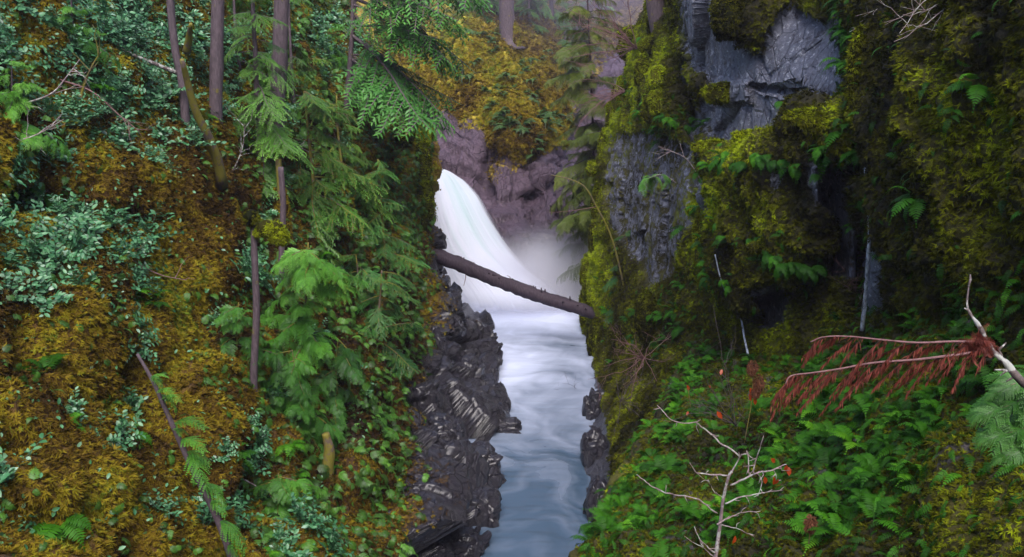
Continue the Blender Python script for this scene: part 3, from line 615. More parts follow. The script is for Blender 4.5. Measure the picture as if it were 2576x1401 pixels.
def cedar_bough(seed, n=16):
    r = np.random.default_rng(seed); m = MB(); w = MB(); t = np.linspace(0, 1, 9); ax = np.stack([t, .05*np.sin(t*5+seed), .10*t-.30*t*t], -1); w.tube(ax, .012*(1-.85*t)+.001, 4, 0, cap=False)
    tt = .12+.88*(np.arange(n)+.5)/n; Q = np.stack([np.interp(tt, t, ax[:, c]) for c in range(3)], -1); s_ = np.where(np.arange(n) % 2, 1, -1); a = R(50)*s_*(1-tt**4)
    X_ = np.stack([np.cos(a), np.sin(a), -.2+r.normal(0, .15, n)], -1); M = xframe(X_, np.array([0, 0, 1.])+r.normal(0, .25, (n, 3))); k = r.integers(0, 3, n); L_ = (.42*(1-tt)**.6+.13)*(1+r.normal(0, .12, n))
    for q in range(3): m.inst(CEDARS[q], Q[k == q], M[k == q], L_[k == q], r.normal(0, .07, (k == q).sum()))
    return m.tpl(), w.tpl()
BOUGHS_C = [cedar_bough(1), cedar_bough(2), cedar_bough(3)]
BOUGHS_L = [bough_tpl(4, .3, 11, .06, .55), bough_tpl(5, .55, 11, .06, .55)]     # coarser, for far trees

# ------------------------------------------------------------------ moss tufts and litter lying on the sheets
def tuft_tpl(seed, n=5, spread=.8):
    m = MB(); r = np.random.default_rng(seed); a = np.linspace(-1.3, 1.3, n)+r.normal(0, .25, n); d = norm(np.stack([np.cos(a), np.sin(a)*spread, .35+r.random(n)*.6], -1)); A = norm(np.cross(d, [0, 0, 1.])+r.normal(0, .2, (n, 3))); w = .13+.05*r.random((n, 1)); l = .7+.5*r.random((n, 1)); P = r.normal(0, .12, (n, 3))*[1, 1, 0]
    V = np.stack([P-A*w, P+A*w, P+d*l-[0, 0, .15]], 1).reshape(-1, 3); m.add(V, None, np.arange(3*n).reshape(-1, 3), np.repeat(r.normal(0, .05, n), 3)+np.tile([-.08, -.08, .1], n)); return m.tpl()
TUFTS = [tuft_tpl(k) for k in range(4)]
def scatter_tufts(name, layer, n, dens, mat, tone_f, size, label, seed=1):
    r = np.random.default_rng(seed); P, N_, px, py = layer.sample(n, dens, r); m = MB(); w_ = r.integers(0, 4, n)
    down = np.array([0, 0, -1.])+r.normal(0, .55, (n, 3)); Z = norm(N_+r.normal(0, .25, (n, 3))+[0, 0, .1]); M = frame(Z, down); sc = size*(.6+.8*r.random(n)); ti = tone_f(P, px, py)+r.normal(0, .10, n)
    for k in range(4):
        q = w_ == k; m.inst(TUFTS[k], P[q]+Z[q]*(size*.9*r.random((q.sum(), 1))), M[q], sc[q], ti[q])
    return obj(name, m.mesh(name, mat), kind='stuff', label=label, cat='moss')
def lookup(layer, A):
    def f(P, px, py):
        i = np.clip(np.searchsorted(layer.PY[:, 0], py), 0, layer.PY.shape[0]-1); j = np.abs(layer.PX[i]-px[:, None]).argmin(1) if len(px) < 30000 else None
        if j is None:
            j = np.empty(len(px), int)
            for a in range(0, len(px), 20000): j[a:a+20000] = np.abs(layer.PX[i[a:a+20000]]-px[a:a+20000, None]).argmin(1)
        return A[i, j]
    return f
inview = lambda x, y: ((x > -120) & (x < 2700) & (y > -120) & (y < 1480))*1.0
TL = lookup(LL, moss_tone_L); ML = lookup(LL, moss)
moss_on_L = np.clip(1-ROCKL*1.1, 0, 1)
fineL = lambda P: .30*fbm(P*1.1, 4, 120)
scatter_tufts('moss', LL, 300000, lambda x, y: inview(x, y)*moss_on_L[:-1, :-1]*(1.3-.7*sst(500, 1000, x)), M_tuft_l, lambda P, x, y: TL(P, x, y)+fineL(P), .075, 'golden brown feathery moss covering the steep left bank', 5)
TR = lookup(LR, TONER)
scatter_tufts('moss', LR, 240000, lambda x, y: inview(x, y)*sst(.5, .9, MOSSR[:-1, :-1]), M_tuft_r, lambda P, x, y: TR(P, x, y)-.03+.15*fbm(P*2, 3, 121), .062, 'dark green and rusty moss hanging on the right hand cliff', 6)
TS = lookup(LS, toneS)
scatter_tufts('moss', LS, 160000, lambda x, y: inview(x, y), M_tuft_r, lambda P, x, y: TS(P, x, y)-.02+.15*fbm(P*3, 3, 122), .045, 'olive moss carpet under the ferns on the right slope', 7)
TB = lookup(LB, toneB)
scatter_tufts('moss', LB, 70000, lambda x, y: inview(x, y)*sst(.4, .8, mossB[:-1, :-1])*(x > 950), M_tuft_l, lambda P, x, y: TB(P, x, y)+.15*fbm(P*.8, 3, 123), .2, 'tawny moss on the knoll behind the waterfall', 8)

# ------------------------------------------------------------------ ferns
def fern_plant(seed, n, spread, l0=.8, l1=1.1, pitch=.45, mat=None, name='fern'):
    """fronds fan out round +X (away from the wall)"""
    m = MB(); r = np.random.default_rng(seed); a = np.linspace(-spread, spread, n)+r.normal(0, .12, n); el = pitch+r.normal(0, .18, n)-.25*np.abs(a)/max(spread, .1)
    x = np.stack([np.cos(a)*np.cos(el), np.sin(a)*np.cos(el), np.sin(el)], -1); z = np.stack([-np.sin(el)*np.cos(a), -np.sin(el)*np.sin(a), np.cos(el)], -1)+r.normal(0, .1, (n, 3))
    M = xframe(x, z); L_ = l0+(l1-l0)*r.random(n); k = r.integers(0, 3, n); ti = .5+r.normal(0, .13, n); P = r.normal(0, .03, (n, 3))
    for q in range(3): m.inst(FRONDS[q], P[k == q], M[k == q], L_[k == q], ti[k == q])
    return m.mesh(name, mat)
F_slope = [fern_plant(s_, 8, 1.7, .7, 1.05, .5, M_fern, 'sword_fern') for s_ in range(5)]
F_wall = [fern_plant(20+s_, 5, 1.1, .7, 1.1, -.1, M_fern, 'licorice_fern') for s_ in range(4)]
F_dull = [fern_plant(40+s_, 7, 1.6, .7, 1.05, .4, M_fern_dull, 'wood_fern') for s_ in range(3)]
def spread_pts(layer, n, dens, mind, r):
    P, N_, x, y = layer.sample(n*6, dens, r); keep = []
    for k in range(len(P)):
        if all(((P[k]-P[j])**2).sum() > mind*mind for j in keep): keep.append(k)
        if len(keep) >= n: break
    return P[keep], N_[keep], x[keep], y[keep]
def place(meshes, name, P, N_, size, label, cat, group, r, out=.3, up=0):
    for k in range(len(P)):
        n = N_[k]; o = bpy.data.objects.new(name, meshes[r.integers(0, len(meshes))]); C.objects.link(o)
        o.location = P[k]+n*.015; o.rotation_euler = (r.normal(0, .12), r.normal(.1, .15), math.atan2(n[1], n[0])+r.normal(0, out)); s_ = size*(.65+.7*r.random()); o.scale = (s_, s_, s_)
        o['label'] = label; o['category'] = cat; o['group'] = group
F_hang = [fern_plant(60+s_, 5, .9, .6, 1.1, -.75, M_fern, 'licorice_fern') for s_ in range(3)]
r = np.random.default_rng(3)
dS = lambda x, y: inview(x, y)*(.15+gauss(x, y, [(1600, 1290, 110, 110, 1.3), (1550, 1380, 100, 60, 1), (2150, 1150, 190, 130, 1.6), (2350, 1080, 110, 90, 1.2), (2500, 700, 90, 220, 1.6), (2200, 1330, 180, 80, .8), (1880, 1230, 90, 80, .6), (1740, 1000, 60, 90, 1.0), (1850, 1350, 130, 60, .9), (1720, 830, 60, 90, 1.6)]))*(1-.8*gauss(x, y, [(2460, 1320, 70, 160, 1), (1930, 1050, 60, 50, .9)]))
P, N_, x, y = spread_pts(LS, 298, dS, .17, r)
place(F_slope, 'sword_fern', P, N_, .40, 'bright green fern arching out of the moss on the right hand slope', 'fern', 'ferns spread over the right hand slope', r)
dW = lambda x, y: inview(x, y)*gauss(x, y, [(1850, 410, 60, 22, 2.5), (1960, 400, 60, 20, 1.5), (1960, 620, 70, 40, 2.5), (2060, 660, 60, 30, 1.5), (1800, 690, 50, 60, 1), (2100, 340, 70, 25, 1.5), (1690, 290, 60, 50, 1.5), (1600, 250, 50, 60, 1), (2170, 200, 25, 220, 2.2), (1790, 560, 30, 60, 1), (1720, 800, 60, 100, 2.2), (1650, 780, 30, 60, 1), (2400, 250, 100, 60, .8), (2250, 560, 90, 160, .25), (2480, 240, 70, 60, 1), (2380, 450, 100, 150, .5), (1850, 560, 80, 120, .25), (1540, 780, 30, 120, .4)])
P, N_, x, y = spread_pts(LR, 150, dW, .15, r)
place(F_wall, 'licorice_fern', P, N_, .46, 'small fern drooping from the mossy face of the right hand cliff', 'fern', 'small ferns hanging from the right hand cliff', r)
HP = []
for (a0, c0), (a1, c1), n_ in (((1815, 405), (1900, 412), 9), ((1925, 385), (1990, 400), 7), ((2000, 395), (2030, 420), 3), ((1900, 585), (1985, 640), 10), ((1990, 650), (2060, 668), 7), ((1775, 545), (1800, 560), 3), ((2030, 330), (2110, 350), 8), ((1680, 285), (1730, 320), 6), ((1640, 250), (1680, 290), 6), ((1600, 95), (1640, 105), 4), ((1790, 690), (1850, 700), 5), ((2145, 110), (2150, 320), 12), ((1945, 250), (1975, 290), 4), ((2060, 360), (2100, 400), 4)):
    for k in range(n_): t = (k+.5*r.random())/max(n_-1, 1); HP.append((a0+(a1-a0)*t+r.normal(0, 4), c0+(c1-c0)*t+r.normal(0, 5)))
PN = [LR.at(a, c) for a, c in HP]; P = np.array([p+np.array([0, -.25, 0]) for p, n_ in PN]); N_ = np.array([norm(n_*.5+np.array([-.2, -.8, 0])) for p, n_ in PN])
place(F_hang, 'licorice_fern', P, N_, .34, '', 'fern', 'small ferns hanging from the right hand cliff', r, out=.3)
dLf = lambda x, y: inview(x, y)*(.03+gauss(x, y, [(50, 1000, 50, 30, 2), (262, 1000, 22, 60, 3), (100, 1110, 40, 30, 1), (128, 480, 20, 25, 2), (15, 500, 20, 40, 2), (320, 560, 60, 25, 1), (610, 960, 50, 60, 1.5), (620, 1180, 40, 60, 1), (700, 1250, 60, 80, .5), (300, 760, 60, 80, .4), (240, 1260, 20, 30, 1)]))*(x < 900)
P, N_, x, y = spread_pts(LL, 48, dLf, .3, r)
place(F_slope[:3]+F_wall[:2], 'sword_fern', P, N_, .5, 'green fern with hanging fronds on the golden moss of the left bank', 'fern', 'ferns on the left bank', r)
dBf = lambda x, y: (x > 1150)*gauss(x, y, [(1330, 310, 50, 50, 2), (1270, 300, 30, 50, 1), (1300, 210, 60, 60, .7), (1400, 170, 30, 60, .6), (1370, 130, 30, 20, .5), (1220, 130, 40, 80, .4)])
P, N_, x, y = spread_pts(LB, 60, dBf, .5, r)
place(F_dull, 'wood_fern', P, N_, 1.0, 'pale fern on the misty mossy knoll behind the waterfall', 'fern', 'ferns on the knoll behind the waterfall', r)

n = 2600; P, N_, x, y = LR.sample(n, lambda x, y: (dW(x, y)+.35*inview(x, y)*(x > 2190))*sst(.5, .8, MOSSR[:-1, :-1]), r); m = MB(); P = P+N_*.02
M = xframe(N_*.3+r.normal(0, .5, (n, 3))-np.array([0, 0, .6]), N_*1.2+r.normal(0, .3, (n, 3))+[0, 0, 1]); m.inst(SPRIG, P, M, .14+.24*r.random(n)**1.5, .38+r.normal(0, .2, n))
obj('ground_cover', m.mesh('ground_cover', M_fern), kind='stuff', label='small loose fern fronds sprouting all over the mossy cliff', cat='ground cover')

# ------------------------------------------------------------------ salal shrubs on the left bank
def salal(seed, n_st=13, h=.48, nl=10, leaf=.105):
    m = MB(); r = np.random.default_rng(seed); PL = []; DL = []; 
    for k in range(n_st):
        a = r.random()*2*PI; el = .4+r.random()*1.0; d = np.array([math.cos(a)*math.cos(el), math.sin(a)*math.cos(el), math.sin(el)]); ln = h*(.6+.6*r.random()); u_ = np.linspace(0, 1, 6)[:, None]
        P = d*ln*u_+np.array([d[0], d[1], -.6])*(.22*ln*u_**2); m.tube(P, .005, 3, -.6, cap=False)
        t = np.linspace(.3, 1, nl); Q = np.stack([np.interp(t, u_[:, 0], P[:, c]) for c in range(3)], -1); s_ = np.where(np.arange(nl) % 2, 1, -1)[:, None]
        sd_ = norm(np.cross(d, [0, 0, 1.]))*s_; PL.append(Q); DL.append(sd_+d*.55+r.normal(0, .25, (nl, 3)))
    P = np.vstack(PL); D_ = np.vstack(DL); k = len(P); M = xframe(D_, np.array([0, 0, 1.])+r.normal(0, .35, (k, 3))); m.inst(LEAF, P, M, leaf*(.6+.6*r.random(k)), .5+r.normal(0, .2, k)); return m.mesh('salal_shrub', M_salal)
SAL = [salal(k) for k in range(6)]
dSal = lambda x, y: inview(x, y)*(x < 900)*(gauss(x, y, [(120, 130, 200, 150, 1.6), (330, 90, 110, 110, 1.6), (60, 400, 110, 70, .8), (250, 280, 170, 70, .9), (400, 300, 60, 100, .7), (90, 660, 130, 70, 2.2), (310, 640, 80, 40, 1.4), (240, 760, 50, 60, 1), (60, 780, 70, 50, 1), (290, 850, 25, 60, .8), (30, 1260, 40, 40, 1.5), (20, 1360, 60, 50, 1.5), (110, 1330, 60, 30, 1), (380, 1340, 50, 40, 1), (690, 1380, 80, 40, 1.5), (590, 700, 60, 50, 1.2), (600, 1100, 60, 60, .8), (450, 1290, 40, 30, .4), (540, 780, 50, 40, .5), (330, 420, 120, 50, .5), (480, 150, 60, 100, .8), (800, 130, 60, 100, 1.0)])+.04)
P, N_, x, y = spread_pts(LL, 290, dSal, .2, r)
for k in range(len(P)):
    o = bpy.data.objects.new('salal_shrub', SAL[k % 6]); C.objects.link(o); o.location = P[k]; z = Vector(N_[k]*.7+np.array([0, 0, .6])).normalized(); q = z.to_track_quat('Z', 'Y'); e = q.to_euler(); o.rotation_euler = e; s_ = .6+.6*r.random(); o.scale = (s_, s_, s_)
    o['label'] = 'low glossy blue green salal shrub on the mossy left bank'; o['category'] = 'shrub'; o['group'] = 'salal shrubs on the left bank'
n = 14000; P, N_, x, y = LL.sample(n, lambda x, y: dSal(x, y)+.05*inview(x, y)*(x < 900), r); m = MB()
P = P+N_*(.02+.10*r.random((n, 1))); M = xframe(r.normal(0, 1, (n, 3))+[0, 0, -.2], N_+np.array([0, 0, .5])+r.normal(0, .35, (n, 3))); m.inst(LEAF, P, M, .09*(.5+.7*r.random(n)), .5+r.normal(0, .22, n))
obj('ground_cover', m.mesh('ground_cover', M_salal), kind='stuff', label='loose salal leaves and sprigs between the shrubs on the left bank', cat='ground cover')
n = 15000; P, N_, x, y = LS.sample(n, lambda x, y: dS(x, y)+.25*inview(x, y), r); m = MB(); P = P+N_*(.01+.05*r.random((n, 1)))
M = xframe(N_*.15+r.normal(0, .45, (n, 3))-np.array([.3, .2, .8]), N_+r.normal(0, .25, (n, 3))); m.inst(SPRIG, P, M, .12+.26*r.random(n)**1.5, .26+r.normal(0, .2, n))
obj('ground_cover', m.mesh('ground_cover', M_fern), kind='stuff', label='tiny fern sprigs and herbs covering the right slope', cat='ground cover')

# ------------------------------------------------------------------ conifers
def trunk_part(root, P, r0, r1, mat, name='trunk', n=10, bump=.12):
    P = smooth_path(P, 26); o_ = np.array(root.location); m = MB(); m.tube(P-o_, np.linspace(r0, r1, len(P)), n, .5, bump); return obj(name, m.mesh(name, mat), root), P
def conifer(name, label, px, nb, ln, rad, nmat, bmat, cf=(0, 1), az=(0, 2*PI), tilt=-.15, seed=0, tpls=None, group=None, tint=0, y=None, layer=None, lprof=None, cedar=False, cat='conifer'):
    """px: trunk as (px, py) from the foot upwards; crown between the fractions cf; az 0 = towards +X"""
    layer = layer or LL
    if y is None: b_, _ = layer.at(*px[0]); y = b_[1]
    P = np.array([pwy(a, c, y) for a, c in px]); P[0, 2] -= .15
    root = thing(name, P[0], label, cat, group); r = np.random.default_rng(seed)
    _, path = trunk_part(root, P, rad, rad*.35, bmat)
    m = MB(); w = MB(); t = cf[0]+(cf[1]-cf[0])*np.clip((np.arange(nb)+r.random(nb)*3-1)/nb, 0, 1); A = az[0]+(az[1]-az[0])*r.random(nb)
    s_ = np.linspace(0, 1, len(path)); Q = np.stack([np.interp(t, s_, path[:, c]) for c in range(3)], -1)-P[0]
    f = (t-cf[0])/(cf[1]-cf[0]); L_ = ln*(lprof(f) if lprof else (1.05-.75*f))*(.35+.85*r.random(nb)**.8); tl = tilt+r.normal(0, .24, nb)+.25*(f-.5)
    X_ = np.stack([np.cos(A)*np.cos(tl), np.sin(A)*np.cos(tl), np.sin(tl)], -1); Z_ = np.stack([-np.sin(tl)*np.cos(A), -np.sin(tl)*np.sin(A), np.cos(tl)], -1)+r.normal(0, .12, (nb, 3)); M = xframe(X_, Z_)
    ti = .5+tint+r.normal(0, .12, nb)
    if cedar:
        k = r.integers(0, 3, nb)
        for q in range(3): m.inst(CEDARS[q], Q[k == q], M[k == q], L_[k == q], ti[k == q])
        for q in range(nb): w.tube([Q[q], Q[q]+X_[q]*L_[q]*.3], [.012, .006], 4, .5, cap=False)
    else:
        T_ = tpls or BOUGHS; k = r.integers(0, len(T_), nb)
        for q in range(len(T_)):
            m.inst(T_[q][0], Q[k == q], M[k == q], L_[k == q], ti[k == q]); w.inst(T_[q][1], Q[k == q], M[k == q], L_[k == q])
    obj('crown', m.mesh('crown', nmat), root); obj('branches', w.mesh('branches', bmat), root); return root, path
def pxr(px_w, y): return px_w*K*y/2
one = lambda f: 1.0+0*f
conifer('hemlock_tree', 'young light green hemlock, tallest of the feathery trees on the left bank', [(665, 520), (650, 300), (640, 100), (628, -140)], 44, 1.9, .09, M_hem, M_bark, (.05, .95), seed=1, tint=.12)
conifer('hemlock_tree', 'leafy hemlock sapling with boughs drooping right of the tallest young hemlock', [(800, 640), (790, 480), (775, 330), (765, 230)], 24, 1.9, .06, M_hem, M_barkm, (.2, 1), seed=2, tint=.06, az=(-1.6, .7), lprof=lambda f: 1.1-.5*f)
conifer('hemlock_tree', 'small blue green hemlock beside the mossy rim above the log', [(975, 720), (965, 600), (955, 480), (950, 400)], 22, 1.5, .05, M_dark, M_barkm, (.1, 1), seed=3, tint=.15, lprof=lambda f: 1.1-.5*f)
conifer('hemlock_tree', 'low bushy hemlock hanging over the dark rocks below the log', [(930, 930), (945, 850), (955, 760), (960, 680)], 26, 1.3, .05, M_dark, M_barkm, (.05, 1), seed=4, tint=.12, lprof=lambda f: 1.1-.4*f)
conifer('hemlock_tree', 'dark hemlock reaching long boughs to the right across the gorge toward the knoll', [(862, 330), (878, 200), (885, 80), (890, -160)], 22, 5.2, .11, M_dark, M_bark, (.3, 1), az=(-.7, .25), tilt=-.25, seed=5, tint=.3, tpls=BOUGHS[:2], lprof=lambda f: .55+.45*f)
conifer('hemlock_tree', 'slim hemlock with sparse grey green boughs at the top of the left bank', [(745, 330), (735, 200), (728, 60), (722, -140)], 20, 1.6, .06, M_hem, M_bark, (.2, 1), seed=6)
conifer('hemlock_tree', 'bushy hemlock behind the mossy stub in the shaded middle of the left bank', [(870, 560), (862, 450), (850, 330), (846, 240)], 22, 1.7, .06, M_hem, M_barkm, (.1, 1), seed=7)
conifer('cedar_tree', 'cedar sapling with bright green fern like sprays in the middle of the left bank', [(770, 960), (765, 850), (770, 730), (775, 610)], 24, 1.35, .035, M_cedar, M_barkm, (.15, 1), seed=8, tpls=BOUGHS_C, tilt=-.1, az=(-2.9, .2), lprof=lambda f: 1.1-.3*f, tint=.15)
conifer('cedar_tree', 'thin pale cedar sapling trailing sprays below the bright one', [(790, 1190), (760, 1060), (745, 960), (735, 880)], 18, .95, .02, M_cedar, M_barkm, (.0, 1), seed=9, tpls=BOUGHS_C, tilt=-.4, az=(-2.9, .2), lprof=one, tint=-.12)
conifer('cedar_tree', 'small cedar with loose sprays left of the thin bare pole', [(600, 1010), (598, 930), (596, 850), (600, 760)], 13, .85, .02, M_cedar, M_barkm, (.1, 1), seed=10, tpls=BOUGHS_C, tilt=-.2, az=(-2.9, .2), lprof=one, tint=-.05)
conifer('cedar_tree', 'wispy cedar between the bright sapling and the rotten stump', [(860, 1100), (850, 1000), (845, 920), (850, 850)], 12, .9, .02, M_cedar, M_barkm, (.1, 1), seed=12, tpls=BOUGHS_C, tilt=-.4, az=(-2.9, .2), lprof=one, tint=-.15)
conifer('cedar_tree', 'low cedar spray beside the salal in the bottom of the left bank', [(710, 1340), (705, 1280), (700, 1230), (700, 1190)], 14, .7, .02, M_cedar, M_barkm, (.1, 1), seed=13, tpls=BOUGHS_C, tilt=-.3, az=(-2.9, .2), lprof=one, tint=-.1)
conifer('cedar_tree', 'leaning dead conifer trunk with fresh sprays along its right side on the lower left bank', [(600, 1430), (545, 1300), (480, 1170), (430, 1060), (385, 960), (345, 890)], 20, .5, .055, M_cedar, M_bark, (.05, .85), seed=11, cedar=True, az=(-.8, .5), tilt=-.1, lprof=one, y=11.8)
conifer('cedar_tree', 'pale cedar sapling rising from the salal at the left edge', [(40, 380), (35, 300), (30, 220), (30, 150)], 16, .9, .03, M_cedar, M_bark, (.2, 1), seed=14, tpls=BOUGHS_C, tilt=-.1, az=(-2.9, .2), tint=.1)
conifer('cedar_tree', 'thin cedar among the salal at the very top left', [(190, 170), (185, 90), (180, 20), (180, -60)], 14, 1.0, .03, M_cedar, M_bark, (.2, 1), seed=15, tpls=BOUGHS_C, tilt=-.1, az=(-2.9, .2), tint=.05)
conifer('hemlock_tree', 'small round topped green sapling over the dark hollow at the left edge', [(100, 520), (95, 460), (90, 400), (88, 380)], 12, .5, .012, M_hem, M_twig, (.4, 1), seed=16, tint=.1)
conifer('hemlock_tree', 'grey green hemlock behind the two trunks at the top of the left bank', [(610, 260), (600, 150), (590, 40), (585, -120)], 16, 1.8, .06, M_hem, M_bark, (.2, 1), seed=17)
conifer('hemlock_tree', 'bluish hemlock low on the rim right of the bright cedar sapling', [(900, 840), (900, 760), (900, 690), (895, 640)], 18, 1.3, .04, M_dark, M_barkm, (.1, 1), seed=18, tint=.15, lprof=lambda f: 1.1-.4*f)

def snag(name, label, pts, r0, r1, mat, arms=(), y=None, layer=None, cat='tree', group=None, part='trunk'):
    layer = layer or LL
    if y is None: b_, _ = layer.at(*pts[0]); y = b_[1]-.1
    P = np.array([pwy(a, c, y) for a, c in pts]); root = thing(name, P[0], label, cat, group); trunk_part(root, P, r0, r1, mat, part)
    for q, (ap, ar, am, nm) in enumerate(arms):
        A = np.array([pwy(a, c, y-.25*k) for k, (a, c) in enumerate(ap)]); m = MB(); A = smooth_path(A, 12); m.tube(A-P[0], np.linspace(ar, ar*.4, len(A)), 7, .5, .3); obj(nm, m.mesh(nm, am), root)
    return root
def wisps(mat, pts, y, ln, n, seed, org):
    """moss or lichen hanging off a limb"""
    r = np.random.default_rng(seed); P = smooth_path(np.array([pwy(a, c, y) for a, c in pts]), 40)[r.integers(0, 40, n)]-org; m = MB()
    blades(m, P+r.normal(0, .03, (n, 3)), np.array([0, 0, -1.])+r.normal(0, .35, (n, 3)), np.array([0, 1., .1]), ln*(.4+.8*r.random(n)), np.full(n, ln*.22), 0, .5+r.normal(0, .15, n)); return m.mesh('hanging_moss', mat)
snag('tree', 'straight grey bark conifer trunk, leftmost of the two thick trunks on the left bank', [(540, 390), (543, 250), (546, 100), (550, -160)], .16, .13, M_bark)
snag('tree', 'straight reddish grey trunk half hidden by the light green hemlock', [(690, 430), (698, 250), (705, 100), (710, -160)], .21, .17, M_bark)
t = snag('snag', 'thin leaning trunk with a curved mossy stem on the upper left bank', [(510, 560), (495, 470), (470, 350), (460, 220), (437, 100), (418, -120)], .11, .07, M_bark, [([(560, 470), (545, 400), (520, 335), (492, 280), (470, 200), (458, 150)], .12, M_barkm, 'limb'), ([(447, 185), (400, 165), (350, 145), (260, 108), (160, 92)], .05, M_lich, 'limb'), ([(470, 130), (476, 90), (480, 60)], .09, M_barkm, 'limb')])
t = snag('snag', 'thin dead trunk with mossy drooping limbs beside the dark hemlock', [(866, 290), (876, 200), (884, 110), (893, 0), (897, -120)], .09, .06, M_bark, [([(890, 30), (925, 90), (960, 120), (1000, 160)], .05, M_barkm, 'limb'), ([(885, 60), (930, 110), (975, 140), (1020, 185)], .04, M_barkm, 'limb'), ([(893, 5), (940, 40), (990, 60)], .04, M_barkm, 'limb'), ([(880, 130), (910, 160), (950, 180)], .05, M_barkm, 'limb')])
pole_y = LL.at(640, 1110)[0][1]-.1
snag('snag', 'thin bare upright pole with a mossy bent arm at its top', [(640, 1110), (638, 950), (645, 780), (640, 640), (636, 540)], .075, .055, M_bark, y=pole_y)
snag('snag', 'short moss wrapped stump left of the bent arm pole', [(598, 640), (590, 580), (580, 520), (572, 450)], .13, .08, M_barkm)
snag('snag', 'brown moss coated stem below the hemlocks', [(720, 660), (712, 560), (705, 470), (700, 400)], .10, .07, M_barkm)
snag('snag', 'slender grey trunk among the sprays right of the bare pole', [(705, 760), (708, 650), (712, 520), (706, 420)], .07, .06, M_bark)
snag('snag', 'rotten pale split stump in the shaded lower left bank', [(822, 1230), (824, 1180), (828, 1130), (818, 1090)], .15, .08, M_barkm)
rt = np.random.default_rng(17)
def branch(label, pts, r0, mat, y=None, layer=None, twigs=6, tw_len=.5, name='branch', group=None, dy=0, kids=True):
    layer = layer or LL
    if y is None: b_, _ = layer.at(*pts[0]); y = b_[1]-.35
    P = smooth_path(np.array([pwy(a, c, y-dy*k) for k, (a, c) in enumerate(pts)]), 22); m = MB(); m.tube(P-P[0], np.linspace(r0, r0*.25, len(P)), 6, .5, .2)
    for k in range(twigs):
        i = rt.integers(4, 21); d = norm(norm(P[i]-P[i-2])+rt.normal(0, .6, 3)); u_ = np.linspace(0, 1, 6)[:, None]; Q = P[i]+d*tw_len*(.4+.8*rt.random())*u_+rt.normal(0, .02, (6, 3))*u_; m.tube(Q-P[0], np.linspace(r0*.4, r0*.1, 6), 4, .5, cap=False)
        if rt.random() < .6:
            d2 = norm(d+rt.normal(0, .5, 3)); Q2 = Q[3]+d2*tw_len*.5*u_; m.tube(Q2-P[0], np.linspace(r0*.25, r0*.08, 6), 3, .5, cap=False)
    return obj(name, m.mesh(name, mat), None, label, 'branch', group, loc=P[0].tolist())
branch('pale dead branch curving up across the salal at the upper left edge', [(0, 270), (60, 260), (130, 235), (170, 190), (200, 150)], .022, M_twig)
branch('mossy bough with whitish twigs hanging beside the left salal', [(215, 300), (205, 240), (230, 170), (255, 130)], .035, M_twigm, twigs=9)
branch('brown bare branch crossing the moss below the salal', [(150, 200), (230, 230), (300, 290), (350, 330)], .018, M_twigr, twigs=9)
branch('long white branch sloping at the far left edge', [(0, 360), (60, 350), (110, 330), (160, 300)], .018, M_twig)
branch('thin bare branch lying on golden moss right of the middle shrubs', [(270, 640), (330, 655), (400, 690), (470, 705)], .016, M_twigr, twigs=8)
branch('mossy fallen branch over the lower left hollow', [(230, 1080), (300, 1120), (340, 1160), (350, 1190)], .03, M_twigm)
branch('white speckled branch drooping from the bright cedar', [(730, 830), (710, 870), (680, 910), (640, 950)], .012, M_twig, twigs=3)
branch('dark diagonal twig across the bottom of the left bank', [(580, 1190), (640, 1220), (690, 1255), (740, 1290)], .014, M_twig, twigs=3)
branch('pale dead branch rising through the hemlocks', [(560, 470), (590, 420), (610, 370), (615, 310)], .022, M_lich, twigs=9)
branch('grey dead branch sloping down right between the hemlock trunks', [(650, 290), (720, 350), (790, 390), (850, 430)], .018, M_lich, twigs=8)

# ------------------------------------------------------------------ fuzzy moss on limbs and cushions
def fuzz(m, P, N_, size, tint, r):
    n = len(P); k = r.integers(0, 4, n); Z = norm(N_+r.normal(0, .3, (n, 3))); M = frame(Z, np.array([0, 0, -1.])+r.normal(0, .5, (n, 3))); ti = tint+r.normal(0, .12, n)
    for q in range(4): m.inst(TUFTS[q], (P-Z*size*.2)[k == q], M[k == q], size*(.6+.7*r.random((k == q).sum())), ti[k == q])
def moss_limb(pts3, rads, tint, mat, seed, size=.05, org=None, dens=600):
    r = np.random.default_rng(seed); P = smooth_path(pts3, 24); R_ = np.interp(np.linspace(0, 1, 24), np.linspace(0, 1, len(rads)), rads); m = MB(); m.tube(P, R_, 12, tint-.45, .5)
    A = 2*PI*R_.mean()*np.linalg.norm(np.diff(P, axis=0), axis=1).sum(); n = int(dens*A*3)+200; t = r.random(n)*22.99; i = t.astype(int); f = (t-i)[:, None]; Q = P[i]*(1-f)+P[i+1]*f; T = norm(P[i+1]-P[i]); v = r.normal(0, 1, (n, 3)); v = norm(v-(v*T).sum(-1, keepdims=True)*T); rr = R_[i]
    fuzz(m, Q+v*rr[:, None]*(.9+.25*r.random((n, 1))), v, size, tint+.12*v[:, 2], r); return m.mesh('moss', mat, origin=P[0] if org is None else org)
